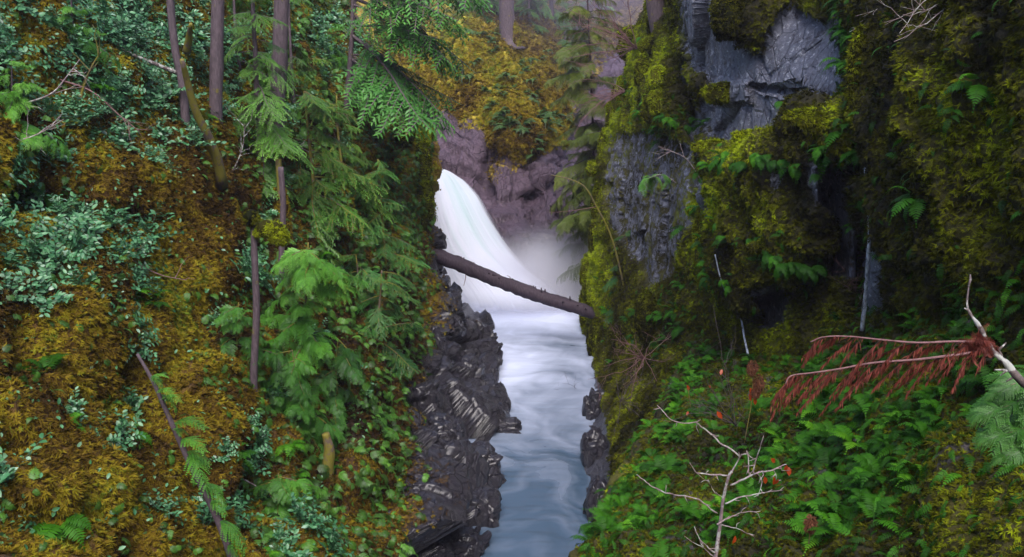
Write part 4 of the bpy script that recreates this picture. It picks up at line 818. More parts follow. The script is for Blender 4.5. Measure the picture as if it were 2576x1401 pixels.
def cushion(px, py, rx, ry, tint, seed, label, lift=.3, layer=None, rot=0, mat=None, group='moss cushions on the right hand cliff'):
    layer = layer or LR; r = np.random.default_rng(seed); p, n = layer.at(px, py); d = wp(p)[2]; k = K*d; V, F = uvsphere(48, 34)
    n_ = norm(V); q = V*(1+.42*fbm(V*1.3+seed*7.1, 3, seed)[:, None]+.12*fbm(V*4+seed, 2, seed)[:, None]); sx, sz = rx*k, ry*k; sy = min(sx, sz)*.75
    right = np.array([1., 0, 0]); q = q*np.array([sx, sy, sz]); c_, s_ = math.cos(rot), math.sin(rot); q = np.stack([q[:, 0]*c_-q[:, 2]*s_, q[:, 1], q[:, 0]*s_+q[:, 2]*c_], -1)
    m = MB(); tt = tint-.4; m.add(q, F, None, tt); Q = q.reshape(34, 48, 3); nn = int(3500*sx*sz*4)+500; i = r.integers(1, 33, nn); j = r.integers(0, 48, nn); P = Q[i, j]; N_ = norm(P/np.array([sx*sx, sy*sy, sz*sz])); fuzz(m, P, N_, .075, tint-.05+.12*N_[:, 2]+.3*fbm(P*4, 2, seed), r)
    return obj('moss_cushion', m.mesh('moss_cushion', mat or M_tuft_r), None, label, 'moss', group, loc=(p+n*lift*sy).tolist())
CU = [(1600, 95, 26, 22, .8, 'mossy knob at the very top of the gorge edge, above the fern tuft'), (1590, 130, 20, 22, .75, 'round moss knob just under the topmost knob on the gorge edge'),
      (1655, 75, 16, 40, .6, 'dark moss pad at the foot of the cliff top trunk'), (1690, 215, 38, 40, .85, 'large bright moss pillow at the left edge of the grey rock face'), (1685, 275, 42, 42, .8, 'big moss pillow hanging above the shaded rock panel'),
      (1640, 190, 20, 40, .6, 'dull moss strip between the two upper pillows'), (1555, 240, 20, 45, .8, 'moss bulge on the gorge edge beside the olive cedar'), (1540, 300, 15, 45, .8, 'narrow moss drape running down the gorge edge'),
      (1525, 360, 15, 40, .75, 'moss drape above the hooked overhang'), (1498, 425, 24, 17, .8, 'hooked moss overhang jutting out over the water'), (1530, 400, 12, 40, .7, 'thin moss rib inside the hooked overhang'),
      (1508, 520, 13, 50, .75, 'moss strip below the hooked overhang'), (1503, 600, 13, 50, .7, 'moss strip halfway down the gorge edge'), (1497, 690, 15, 50, .75, 'moss strip level with the log end'), (1490, 770, 14, 45, .65, 'lowest moss strip, just above the log end'),
      (1835, 378, 55, 14, .95, 'brightest moss ledge, a yellow green shelf over a row of ferns'), (1900, 372, 40, 13, .9, 'middle of the bright moss shelf'), (1955, 355, 38, 16, .85, 'raised right end of the bright moss shelf'), (2015, 380, 45, 20, .65, 'brownish moss slope right of the bright shelf'),
      (1780, 480, 22, 26, .9, 'bright moss nose on the edge of the mossy slab'), (1772, 522, 22, 18, 1.0, 'lime green moss ball under the nose'), (1840, 232, 50, 22, .55, 'olive moss pad under the grey rock face'), (1985, 258, 24, 16, .5, 'small leaf shaped moss patch on grey rock'),
      (2060, 305, 60, 17, .7, 'wide moss ledge under the grey face'), (2120, 312, 40, 20, .65, 'right end of the wide moss ledge'), (1870, 45, 55, 55, .4, 'dark moss cape over the top of the grey face'), (1955, 615, 45, 16, .65, 'mossy ledge low on the slab with ferns below'),
      (1795, 590, 14, 70, .7, 'moss fringe along the lower left edge of the slab'), (2195, 180, 20, 90, .5, 'moss wall edge right of the black crack'), (1520, 860, 22, 50, .6, 'moss clump low on the dark gorge corner'), (1660, 800, 30, 60, .6, 'moss buttress between the rock panel and the ferns')]
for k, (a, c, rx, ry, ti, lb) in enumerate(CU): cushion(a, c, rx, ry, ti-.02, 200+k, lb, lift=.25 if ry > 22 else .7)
for k, (a, c, rx, ry, ti, lb) in enumerate([(1030, 350, 34, 40, .9, 'yellow moss dome on the rim left of the waterfall crest'), (1000, 315, 30, 24, .85, 'upper moss dome on the rim under the hemlock boughs'), (1035, 420, 24, 55, .85, 'moss drape under the yellow dome'), (1032, 510, 20, 60, .8, 'long moss drape beside the falling water'), (985, 360, 26, 30, .7, 'shaded moss lump behind the yellow dome'), (965, 1243, 26, 14, .95, 'lime green mossy stone on the lower bank')]):
    cushion(a, c, rx, ry, ti, 260+k, lb, layer=LL, group='moss domes on the rim beside the waterfall', lift=.6)

pole = [o for o in C.objects if o.get('label', '').startswith('thin bare upright pole')][0]; po = np.array(pole.location)
obj('limb', moss_limb([pwy(a, c, pole_y-.05) for a, c in [(642, 590), (665, 576), (692, 580), (704, 600), (702, 612)]], [.06, .13, .17, .15, .06], .62, M_tuft_r, 41, .055, po, 900), pole)
obj('limb', moss_limb([pwy(a, c, pole_y-.05) for a, c in [(640, 560), (632, 548), (626, 556)]], [.10, .14, .08], .5, M_tuft_r, 42, .055, po, 900), pole)
for lb, pts, rr, ti in (('thick moss sleeve on the curved stem of the upper left snag', [(552, 440), (540, 390), (520, 340), (500, 295), (488, 270)], [.08, .14, .16, .13, .08], .55), ('moss tuft like a candle flame on the stub of the upper left snag', [(470, 130), (474, 105), (478, 80), (482, 62)], [.10, .13, .09, .02], .6), ('moss sleeve on the wrapped stump left of the pole', [(600, 640), (592, 590), (584, 540), (578, 500)], [.12, .17, .16, .10], .5),
                        ('moss shroud over the brown stem below the hemlocks', [(722, 640), (716, 580), (708, 520), (702, 470)], [.10, .15, .16, .10], .45), ('hanging moss sleeve above the bent arm, right side', [(668, 560), (672, 530), (676, 505)], [.08, .14, .10], .55), ('drooping mossy root in the shaded middle of the left bank', [(760, 900), (748, 850), (745, 800), (742, 760)], [.06, .09, .08, .05], .5)):
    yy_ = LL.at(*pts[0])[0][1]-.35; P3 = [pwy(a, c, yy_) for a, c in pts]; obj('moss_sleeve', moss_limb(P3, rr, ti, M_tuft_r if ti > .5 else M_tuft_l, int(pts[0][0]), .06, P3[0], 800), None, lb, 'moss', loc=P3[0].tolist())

# ------------------------------------------------------------------ the log jammed across the gorge
A = pw(1068, 630, 36.2); B = pw(1500, 792, 37.0); root = thing('fallen_log', A, 'long bare dark log wedged across the gorge in front of the waterfall', 'log')
m = MB(); t = np.linspace(0, 1, 90); P = A+(B-A)*t[:, None]+np.stack([0*t, 0*t, -.10*np.sin(t*PI)+.02*np.sin(t*9)], -1); m.tube(P-A, .27-.05*t, 28, .5, .2); me = m.mesh('trunk', M_log); obj('trunk', me, root)
for k, (tt, dx, dz) in enumerate([(.22, .1, -.75), (.21, .05, .35), (.47, .15, .28)]):
    q = A+(B-A)*tt; m = MB(); m.tube(smooth_path([q-A, q-A+[dx, -.1, dz*.5], q-A+[dx*.2, -.2, dz]], 8), np.linspace(.025, .008, 8), 5, .5); obj('stub', m.mesh('stub', M_twigr), root)
m = MB(); r = np.random.default_rng(5)
for k in range(26):
    tt = r.random(); q = P[int(tt*89)]-A; u_ = tt; a = r.normal(1.4, .7); n_ = np.array([0, -math.cos(a), math.sin(a)]); m.tube([q+n_*.26, q+n_*(.33+.03*r.random())], [.035, .015], 6, .5)
obj('knots', m.mesh('knots', M_log), root)

# ------------------------------------------------------------------ boulders along the left waterline
def boulder(px, py, w, h, seed, label, d=None, z=None):
    d = d or float(dwater(py+h*.6, -.1)); c = pw(px, py, d); k = K*d; V, F = uvsphere(72, 50); q = V*np.array([1, .9, 1])
    q = np.sign(q)*np.abs(q)**.75; f, e = facets(V*1.15+seed, seed, .9); g_, e2 = facets(V*3+seed, seed+2, .8); q = q*(1+.34*(f-.3)+.10*(g_-.3)-.10*np.exp(-(e/.06)**2)+.03*fbm(V*6, 3, seed))[:, None]
    q = q*np.array([w*k, min(w, h)*k*1.1, h*k]); me = mesh('boulder', q, F, M_left, {'moss': np.clip(.15+.5*V[:, 2]-.3, 0, 1)*(py < 900), 'tone': np.full(len(q), .45), 'wet': np.ones(len(q))})
    return obj('boulder', me, None, label, 'boulder', 'dark wet boulders at the left waterline', loc=c.tolist())
for k, a in enumerate([(1128, 790, 36, 60, 'tall square boulder leaning on the bank under the log'), (1190, 865, 38, 54, 'dark blocky boulder with a flat top beside the white pool'), (1272, 1076, 40, 24, 'low pointed rock reaching farthest into the water'), (1205, 1180, 58, 60, 'glossy black boulder below the low point'), (1195, 1290, 58, 60, 'large angular boulder above the lower channel'), (1160, 960, 56, 60, 'broad wet boulder below the blocky one'), (1218, 1010, 44, 50, 'cracked dark boulder where the channel narrows'), (1170, 1390, 60, 60, 'wet boulder at the bottom corner of the channel'),
                       (1110, 1110, 60, 66, 'purple grey boulder set back halfway down the bank'), (1100, 1250, 60, 70, 'big tilted slab set back on the lower bank'), (1090, 900, 44, 70, 'dark slab on the bank left of the broad boulder'), (1070, 1010, 40, 50, 'mossy topped dark block highest on the lower bank')]):
    boulder(a[0], a[1], a[2], a[3], 300+k, a[4], d=None if k in (2,) else wp(LL.at(a[0], a[1])[0])[2]+.1)
# tall dark corner of the right bank standing in the water
for k, a in enumerate([(1496, 1150, 36, 70, 'black rounded buttress at the right waterline'), (1505, 1290, 38, 80, 'black wall of rock at the lower right waterline'), (1502, 1040, 30, 60, 'dark rock corner above the black buttress')]):
    o = boulder(a[0], a[1], a[2], a[3], 330+k, a[4], d=wp(LR.at(a[0], a[1])[0])[2]+.3); o['group'] = 'black rocks at the right waterline'

# ------------------------------------------------------------------ trees beyond the gorge and on the cliff top
y = LB.at(1277, 112)[0][1]-.3
root = thing('conifer_tree', pwy(1277, 118, y), 'large grey conifer trunk standing on the mossy knoll behind the waterfall', 'tree')
Pt = np.array([pwy(a, c, y) for a, c in [(1278, 122), (1277, 80), (1274, 20), (1272, -60), (1270, -250)]]); s_ = np.linspace(0, 1, 26); o_ = Pt[0]; m = MB(); m.tube(smooth_path(Pt, 26)-np.array(root.location), .50+.55*np.exp(-s_*14)-.1*s_, 20, .5, .16); obj('trunk', m.mesh('trunk', M_bark), root)
obj('moss_sleeve', moss_limb([pwy(1300, 118, y-.4), pwy(1298, 80, y-.3), pwy(1290, 50, y-.1)], [.22, .18, .08], .6, M_tuft_l, 3, .16, np.array(root.location), 90), root)
for k, (a, c, top, rd, lb) in enumerate([(1388, 95, 1384, .22, 'thin dark trunk in the mist right of the big trunk'), (1340, 60, 1336, .16, 'slender misty trunk close beside the big trunk'), (1180, 20, 1176, .2, 'misty trunk left of the big trunk'), (1100, 10, 1094, .22, 'misty trunk farthest left beyond the dark boughs')]):
    conifer('hemlock_tree', lb+', with thin hazy boughs', [(a, c), (a-1, c-60), (top, -200)], 30, 3.4, rd, M_hem, M_barkd, (.1, 1), seed=60+k, layer=LB, tpls=BOUGHS_L)
for k, (a, c, lb) in enumerate([(1420, 210, 'small hazy hemlock on the dark slope right of the knoll'), (1450, 130, 'hazy hemlock high between the knoll and the cliff'), (1230, 60, 'low hazy hemlock on the shoulder left of the big trunk'), (1330, 90, 'small bushy hemlock at the right foot of the big trunk'), (1500, 40, 'tall hazy hemlock beside the cliff top')]):
    conifer('hemlock_tree', lb, [(a, c), (a, c-60), (a, c-130)], 26, 2.2, .1, M_hem, M_barkd, (.05, 1), seed=70+k, layer=LB, tpls=BOUGHS_L)
conifer('cedar_tree', 'olive green cedar with hanging sprays between the misty wall and the mossy gorge edge', [(1500, 660), (1495, 450), (1488, 250), (1480, 60), (1470, -160)], 60, 2.0, .07, M_olive, M_barkd, (.05, .85), seed=80, layer=LR, tpls=BOUGHS_C, tilt=-.15, az=(1.6, 6.3), y=41, lprof=lambda f: 1.1-.35*f)
conifer('cedar_tree', 'smaller olive cedar lower down whose sprays brush the hooked moss overhang', [(1545, 700), (1535, 560), (1520, 430), (1510, 330)], 12, 2.0, .07, M_olive, M_barkd, (.1, 1), seed=81, layer=LR, tpls=BOUGHS_C, tilt=-.2, az=(2.3, 4.0), y=39.5, lprof=one, tint=-.08)
y = LR.at(1660, 90)[0][1]-.3; root = thing('conifer_tree', pwy(1662, 110, y), 'thick dark trunk rooted on the mossy top of the right hand cliff edge', 'tree')
Pt = np.array([pwy(a, c, y) for a, c in [(1672, 125), (1662, 80), (1652, 30), (1646, -40), (1638, -200)]]); m = MB(); s_ = np.linspace(0, 1, 26); m.tube(smooth_path(Pt, 26)-np.array(root.location), .30+.22*np.exp(-s_*10), 16, .5, .2); obj('trunk', m.mesh('trunk', M_bark), root)
for k, pp in enumerate([[(1690, 130), (1700, 70), (1705, 0), (1702, -60)], [(1655, 90), (1630, 110), (1610, 125)], [(1668, 100), (1690, 150), (1700, 190)]]): obj('root', moss_limb([pwy(a, c, y-.25) for a, c in pp], [.2, .17, .1], .5, M_tuft_r, 20+k, .06, np.array(root.location), 500), root)

# ------------------------------------------------------------------ shrubs and saplings on the right
def bush(name, label, pts, y, n_st, ln, rad, mat, seed, group=None, up=.3, side=(-1, 0, 0), fork=3, leafmat=None, nleaf=0, lsize=.05):
    """bare twiggy shrub: forking stems from one foot"""
    r = np.random.default_rng(seed); b_ = pwy(*pts, y); root = thing(name, b_, label, 'shrub', group); m = MB(); tips = []
    for k in range(n_st):
        d = norm(np.array(side)+np.array([0, 0, up])+r.normal(0, .45, 3)); u_ = np.linspace(0, 1, 9)[:, None]; L_ = ln*(.5+.7*r.random()); bend = norm(r.normal(0, 1, 3))*.25*L_
        P = d*L_*u_+bend*np.sin(u_*PI)*.5+np.array([0, 0, -.18*L_])*u_**2+r.normal(0, .01*L_, (9, 3)); m.tube(P, np.linspace(rad, rad*.3, 9), 4, .5, cap=False)
        for q in range(fork):
            i = r.integers(2, 8); d2 = norm(d+r.normal(0, .6, 3)); L2 = L_*.45*(.5+.6*r.random()); u2 = np.linspace(0, 1, 6)[:, None]; P2 = P[i]+d2*L2*u2+r.normal(0, .015*L2, (6, 3)); m.tube(P2, np.linspace(rad*.5, rad*.2, 6), 3, .5, cap=False); tips.append(P2[-1])
            for q3 in range(2):
                j = r.integers(1, 5); d3 = norm(d2+r.normal(0, .7, 3)); P3 = P2[j]+d3*L2*.5*u2; m.tube(P3, np.linspace(rad*.3, rad*.15, 6), 3, .5, cap=False); tips.append(P3[-1])
    obj('twigs', m.mesh('twigs', mat), root)
    if nleaf:
        m = MB(); T = np.array(tips)[r.integers(0, len(tips), nleaf)]; M = xframe(r.normal(0, 1, (nleaf, 3))+[0, 0, -.5], r.normal(0, .5, (nleaf, 3))+[0, 0, 1]); m.inst(LEAF, T, M, lsize*(.6+.6*r.random(nleaf)), .5+r.normal(0, .2, nleaf)); obj('leaves', m.mesh('leaves', leafmat), root)
    return root
bush('bare_shrub', 'bare purple twigged shrub leaning out from the top of the gorge edge', (1600, 120), 36, 16, 2.6, .018, M_twigr, 1, up=.5)
bush('bare_shrub', 'bare twiggy shrub against the olive cedar below the cliff top', (1570, 230), 36, 12, 1.9, .014, M_twigr, 2, up=.2)
bush('bare_shrub', 'fine bare twigs reaching over the blue water from the right wall', (1470, 1010), 30.5, 14, 1.5, .009, M_barkd, 3, up=-.15)
bush('bare_shrub', 'dark bare brambles in the shaded corner above the fern slope', (1620, 900), 24, 16, 1.4, .010, M_twigr, 4, up=.4, side=(-.4, -.5, 0))
bush('bare_shrub', 'reddish twig tangle in front of the pale rock below the black crack', (2160, 720), 16.5, 12, .8, .006, M_twigr, 5, up=.6, side=(-.2, -.5, 0))
bush('bare_shrub', 'dark brambles right of the gorge corner, lower of the two thickets', (1560, 1010), 24, 14, 1.3, .009, M_barkd, 6, up=.5, side=(.2, -.5, 0))
bush('bare_shrub', 'thin dark stems with a few orange leaves above the fern slope', (1850, 1070), 12.5, 10, 1.2, .007, M_barkd, 7, up=1.3, side=(-.6, -.2, 0), leafmat=M_redleaf, nleaf=4, lsize=.09)
bush('leafy_shrub', 'pale green herb bush hanging at the top right corner', (2540, 60), 12.6, 26, .8, .006, M_twig, 8, up=.1, side=(-.5, -.5, 0), leafmat=M_fern_dull, nleaf=1500, lsize=.035)
bush('leafy_shrub', 'greyish small leaved shrub right of the mossy curtain', (2340, 500), 14.2, 14, .45, .005, M_twig, 9, up=.1, side=(-.3, -.6, -.1), leafmat=M_fern_dull, nleaf=500, lsize=.035)
bush('bare_shrub', 'white lichened twigs poking over the top of the mossy curtain', (2420, -10), 12.5, 7, 1.1, .010, M_twig, 10, up=-.25, side=(-1, -.3, 0))
bush('bare_shrub', 'pale twigs reaching left at the head of the black crack', (2260, 20), 16, 5, .9, .010, M_twig, 11, up=-.1, side=(-1, -.3, 0))
snag('sapling', 'arching olive sapling bent over the gorge from the right bank', [(1582, 850), (1575, 760), (1560, 680), (1535, 590), (1500, 520), (1470, 470), (1430, 450), (1385, 440)], .04, .015, M_twigm, [([(1575, 760), (1600, 700), (1660, 660)], .02, M_twigm, 'limb'), ([(1500, 520), (1440, 530), (1380, 535)], .012, M_twigr, 'limb')], y=31, layer=LR)
conifer('spruce_sapling', 'dark green spruce sapling on the gorge corner right of the log', [(1585, 790), (1580, 700), (1578, 640), (1576, 580)], 34, 1.3, .04, M_dark, M_barkm, (.05, 1), seed=90, y=32, tilt=-.1, lprof=lambda f: 1.1-.7*f, tint=-.05, tpls=BOUGHS_L)
conifer('fir_sapling', 'pale yellow green conifer sprig on the shaded rock panel', [(1700, 445), (1670, 440), (1640, 445), (1615, 465)], 14, .45, .012, M_cedar, M_twig, (.1, 1), seed=91, y=26, cedar=True, tilt=-.3, lprof=one, tint=.2)
branch('arched bare white twig in front of the shaded rock panel', [(1775, 475), (1755, 440), (1720, 395), (1660, 372)], .020, M_twig, y=24, name='branch', twigs=9)

# ------------------------------------------------------------------ near things at the right
y = LS.at(1795, 1500)[0][1]-.35
b_ = pwy(1790, 1520, y); root = thing('bare_sapling', b_, 'pale bare sapling with many forked twigs and a few red leaves at the lower right', 'sapling')
m = MB(); r = np.random.default_rng(9)
TW = [([(1790, 1520), (1800, 1400), (1811, 1319), (1819, 1254), (1832, 1200), (1840, 1185)], 7.5, 4.5), ([(1836, 1222), (1870, 1205), (1903, 1190), (1945, 1180), (1978, 1168)], 4, 1.5), ([(1735, 1163), (1745, 1180), (1762, 1190), (1800, 1196), (1834, 1198)], 1.2, 3), ([(1838, 1190), (1855, 1160), (1866, 1140)], 3, 1.5),
      ([(1654, 1017), (1672, 1040), (1697, 1060), (1730, 1066), (1751, 1063), (1780, 1085), (1805, 1109), (1860, 1146)], 1.2, 3), ([(1919, 1098), (1910, 1130), (1900, 1160), (1892, 1190)], 1.2, 2.6), ([(1876, 1136), (1882, 1160), (1881, 1190)], 2, 2), ([(1825, 1265), (1860, 1252), (1919, 1240), (1968, 1233)], 3, 1), ([(1803, 1319), (1840, 1300), (1865, 1290), (1911, 1287)], 3, 1),
      ([(1600, 1195), (1630, 1215), (1670, 1238), (1735, 1250), (1765, 1262), (1800, 1290)], 1.2, 3), ([(1746, 1325), (1762, 1357), (1780, 1375), (1800, 1390)], 1.2, 3), ([(1795, 1400), (1770, 1380), (1720, 1350)], 2, .8), ([(1903, 1190), (1915, 1215), (1905, 1250)], 2, .8), ([(1945, 1180), (1952, 1200), (1948, 1215)], 1.4, .8), ([(1811, 1319), (1850, 1330), (1890, 1345)], 2, .8), ([(1819, 1254), (1795, 1235), (1780, 1205)], 2, .8)]
px2m = K*wp(b_)[2]
for q, (pp, r0, r1) in enumerate(TW):
    P = smooth_path(np.array([pwy(a, c, y+.04*math.sin(q*2.3+k)) for k, (a, c) in enumerate(pp)]), 5*len(pp)); P = P+fbm(P*9, 2, q)[:, None]*np.array([.012, .012, .012])*(r0 < 7); m.tube(P-b_, np.linspace(r0, r1, len(P))*px2m*.72, 6, .5, .2)
    if q:
        for k in range(max(2, len(P)//5)):
            i = r.integers(1, len(P)-1); d = norm(norm(P[i]-P[i-1])+r.normal(0, .9, 3)*[1, .5, 1]); m.tube([P[i]-b_, P[i]+d*.05-b_, P[i]+d*.05+norm(d+r.normal(0, .4, 3))*.08*r.random()-b_], [1.3*px2m, px2m, .5*px2m], 4, .5)
obj('trunk', m.mesh('trunk', M_twig), root)
for (a, c) in [(1938, 1163), (1978, 1179), (1946, 1208), (1958, 1214), (1922, 1208), (1803, 1044), (1849, 1357), (1838, 1196), (1984, 1184)]:
    m = MB(); M = xframe(np.array([[.2, -.2, -1.]])+r.normal(0, .3, (1, 3)), np.array([[.2, -1., .2]])+r.normal(0, .4, (1, 3))); m.inst(LEAF, np.array([pwy(a, c-10, y)-b_]), M, np.array([.095]), [.5]); obj('leaf', m.mesh('leaf', M_redleaf), root)
def seed_stalk(label, stem, heads, y, leaves=()):
    b_ = pwy(*stem[0], y); root = thing('dry_flower', b_, label, 'plant'); m = MB(); P = smooth_path([pwy(a, c, y)-b_ for a, c in stem], 14); m.tube(P, .008, 5, .5); obj('stem', m.mesh('stem', M_twigm), root)
    for (a, c, w, h) in heads:
        r = np.random.default_rng(a); n = 420; V = norm(r.normal(0, 1, (n, 3)))*r.random((n, 1))**.4; p = pwy(a, c, y)-b_; k = K*wp(pwy(a, c, y))[2]; m = MB(); Q = p+V*np.array([w, min(w, h), h])*k
        blades(m, Q, V+r.normal(0, .6, (n, 3))-[0, 0, .6], np.array([0, 1., 0]), np.full(n, .035), np.full(n, .012), .3, .5+r.normal(0, .25, n)); obj('seed_head', m.mesh('seed_head', M_seed), root)
    for (a, c) in leaves: m = MB(); m.inst(LEAF, np.array([pwy(a, c, y)-b_]), xframe(np.array([[.3, -.1, -1.]]), np.array([[.3, -1, .2]])), np.array([.12]), [.6]); obj('leaf', m.mesh('leaf', M_redleaf), root)
y1 = LS.at(1880, 1130)[0][1]-.4
seed_stalk('tall dried brown flower stalk with two woolly seed heads and orange leaves', [(1866, 1150), (1878, 1080), (1890, 1010), (1893, 930)], [(1892, 925, 13, 20), (1908, 965, 14, 24), (1900, 985, 12, 16)], y1, [(1886, 975), (1884, 990), (1896, 1000)])
y1 = LS.at(2040, 1380)[0][1]-.4
seed_stalk('single dried brown seed head among the ferns at the bottom right', [(2030, 1400), (2036, 1350), (2038, 1320)], [(2038, 1318, 13, 24)], y1)
seed_stalk('small orange leaf on a thin stalk above the brambles', [(1740, 1060), (1735, 1010), (1730, 975)], [], LS.at(1740, 1075)[0][1]-.3, [(1728, 968)])

# cedar standing just outside the frame: its dead rust red boughs and a live spray reach in
D0 = 5.0; b_ = pw(2900, 1560, D0+.4); root = thing('cedar_tree', b_, 'cedar at the right edge reaching in with two rust red dead boughs and a lichened limb', 'tree')
q = lambda a, c, d=D0: pw(a, c, d)
P = smooth_path([q(2900, 1560, 5.4), q(2890, 1200, 5.4), q(2880, 700, 5.4), q(2880, 0, 5.4), q(2890, -500, 5.4)], 24); m = MB(); m.tube(P-b_, np.linspace(.17, .12, 24), 16, .5, .15); obj('trunk', m.mesh('trunk', M_bark), root)
m = MB(); P = smooth_path([q(2890, 1180, 5.4), q(2720, 1060, 5.1), q(2575, 962), q(2530, 915), q(2492, 876), q(2465, 825), q(2440, 790), q(2432, 765), q(2436, 720)], 60); m.tube(P-b_, np.interp(np.linspace(0, 1, 60), [0, .4, .65, .8, 1], [.03, .016, .011, .007, .003]), 8, .5, .45)
for a, c, e, f in ((2520, 905, 2512, 880), (2512, 880, 2530, 862), (2545, 935, 2500, 930), (2555, 945, 2530, 960), (2440, 790, 2425, 775), (2436, 720, 2440, 690), (2500, 885, 2470, 900), (2540, 925, 2515, 945)): m.tube([q(a, c)-b_, (q(a, c)+q(e, f))/2-b_+[.004, 0, .004], q(e, f)-b_], [.008, .006, .003], 5, .5, .3)
obj('limb', m.mesh('limb', M_lich), root)
def red_bough(pts, seed, L0, n):
    r = np.random.default_rng(seed); P = smooth_path([q(a, c, D0-.06*k/len(pts)) for k, (a, c) in enumerate(pts)], 50); m = MB(); m.tube(P-b_, np.linspace(.008, .0025, 50), 6, .5, .2); bo = obj('bough', m.mesh('bough', M_twigr), root)
    m = MB(); S0 = []; SD = []; SL = []; SW = []
    for k in range(n):
        tk = .03+.95*k/n+r.normal(0, .008); i = int(np.clip(tk, 0, .97)*49); T = norm(P[i+1]-P[i]); L_ = L0*(.3+.8*math.sin((tk*.85+.1)*PI))*(.55+.7*r.random()); dz = .35+.5*r.random()
        u_ = np.linspace(0, 1, 8)[:, None]; d = norm(T+np.array([0, r.normal(0, .35), -dz])); Q = P[i]+d*L_*u_+np.array([0, 0, -.35*L_])*u_**2; m.tube(Q-b_, np.linspace(.0028, .001, 8), 3, .15, cap=False)
        for z in range(int(L_/.0036)):
            f = .12+.88*r.random(); p = np.array([np.interp(f, u_[:, 0], Q[:, c]) for c in range(3)]); S0.append(p); SD.append(d*.55+np.array([0, 0, -.75])+r.normal(0, .28, 3)); SL.append((.018+.034*r.random())*(1.2-.6*f)); SW.append(.0052)
    for z in range(int(L0*520)):
        i = int(r.random()*48); S0.append(P[i]+r.normal(0, .002, 3)); SD.append(norm(P[i+1]-P[i])*.6+np.array([0, 0, -.7])+r.normal(0, .35, 3)); SL.append(.012+.022*r.random()); SW.append(.004)
    S0 = np.array(S0)-b_; blades(m, S0, np.array(SD), np.array([.2, -1, .2]), np.array(SL), np.array(SW), .5, .5+r.normal(0, .25, len(S0))); obj('dead_spray', m.mesh('dead_spray', M_redcedar), bo)
red_bough([(2492, 876), (2470, 862), (2400, 859), (2310, 862), (2230, 856), (2130, 846), (2070, 848), (2038, 860)], 1, .19, 20)
red_bough([(2492, 880), (2400, 893), (2300, 905), (2200, 912), (2110, 928), (2040, 938), (1990, 945), (1975, 965)], 2, .24, 26)
m = MB(); r = np.random.default_rng(4); n = 26; Pp = np.array([q(2440+30*r.random(), 855+25*r.random()) for k in range(n)]); m.inst(CEDARS[1], Pp-b_, xframe(r.normal(0, .6, (n, 3))+[0, -.2, -.3], r.normal(0, 1, (n, 3))), .07+.05*r.random(n), .75+r.normal(0, .15, n)); obj('dead_spray', m.mesh('dead_spray', M_redcedar), root)
m = MB(); w = MB()
for (a, c, e, f, L_) in ((2720, 1000, 2440, 1000, .5), (2720, 1080, 2460, 1060, .5), (2730, 1110, 2500, 1120, .45), (2700, 950, 2480, 960, .4)):
    A = q(a, c, 5.2); X_ = norm(q(e, f, 5.1)-A); t_ = BOUGHS_C[int(L_*10) % 3]; M = xframe(X_[None], np.array([[0, -.5, 1.]])); s_ = np.linalg.norm(q(e, f, 5.1)-A)*.86; m.inst(t_[0], (A-b_)[None], M, np.array([s_]), [.38]); w.inst(t_[1], (A-b_)[None], M, np.array([s_]))
g = obj('green_bough', w.mesh('green_bough', M_twigr), root); obj('spray', m.mesh('spray', M_cedar), g)

# ------------------------------------------------------------------ more young growth on the left bank, small sprigs, and wet pale rock streaks on the cliff
r = np.random.default_rng(31)
for k, (a, c, h, ln, mt, lb) in enumerate([(760, 520, 110, 1.1, 0, 'small hemlock under the boughs of the leafy sapling'), (690, 640, 90, .9, 0, 'feathery hemlock seedling just above the bent moss arm'), (830, 720, 110, 1.0, 0, 'green hemlock seedling left of the bluish rim hemlock'), (1000, 600, 100, 1.0, 1, 'bluish hemlock seedling on the rim nearest the falling water'), (1010, 700, 90, .9, 1, 'hemlock seedling hanging over the left end of the log'),
                                           (1000, 830, 100, 1.0, 1, 'blue green hemlock tuft below the left end of the log'), (920, 560, 100, 1.0, 0, 'light hemlock seedling behind the moss drapes of the rim'), (640, 730, 80, .7, 2, 'cedar seedling right beside the bare pole, upper part'), (560, 660, 80, .6, 2, 'cedar seedling among green leaves left of the pole'), (690, 1000, 90, .7, 2, 'cedar seedling low between the pole and the pale stump'),
                                           (470, 1010, 60, .5, 2, 'cedar seedling above the leaning dead trunk'), (920, 1010, 90, .8, 1, 'dark hemlock seedling on the lower rocky bank'), (880, 420, 90, 1.1, 0, 'hemlock seedling at the foot of the dark long boughed hemlock'), (780, 250, 110, 1.2, 0, 'grey green hemlock seedling at the top between two trunks'), (560, 330, 90, 1.0, 0, 'hemlock seedling at the foot of the leftmost thick trunk'), (830, 170, 110, 1.2, 2, 'yellow green cedar near the mossy limbed dead trunk'), (960, 1080, 70, .6, 2, 'small cedar seedling on the slabs of the lower bank'), (620, 560, 90, .8, 0, 'shady hemlock seedling left of the bent moss arm')]):
    conifer(('hemlock_tree', 'hemlock_tree', 'cedar_tree')[mt], lb, [(a, c), (a-3, c-h*.5), (a-5, c-h)], 13, ln, .02, (M_hem, M_dark, M_cedar)[mt], M_barkm, (.05, 1), seed=400+k, tpls=(BOUGHS, BOUGHS, BOUGHS_C)[mt], tilt=-.2, az=(-2.9, .5), lprof=lambda f: 1.1-.6*f, tint=.1)
n = 15000; gz = lambda x, y: inview(x, y)*(x < 1060)*moss_on_L[:-1, :-1]*np.clip(.25+.9*sst(0, .35, fbm(LL.W[:-1, :-1]*.5, 3, 140))+1.6*sst(480, 680, x), 0, 3)
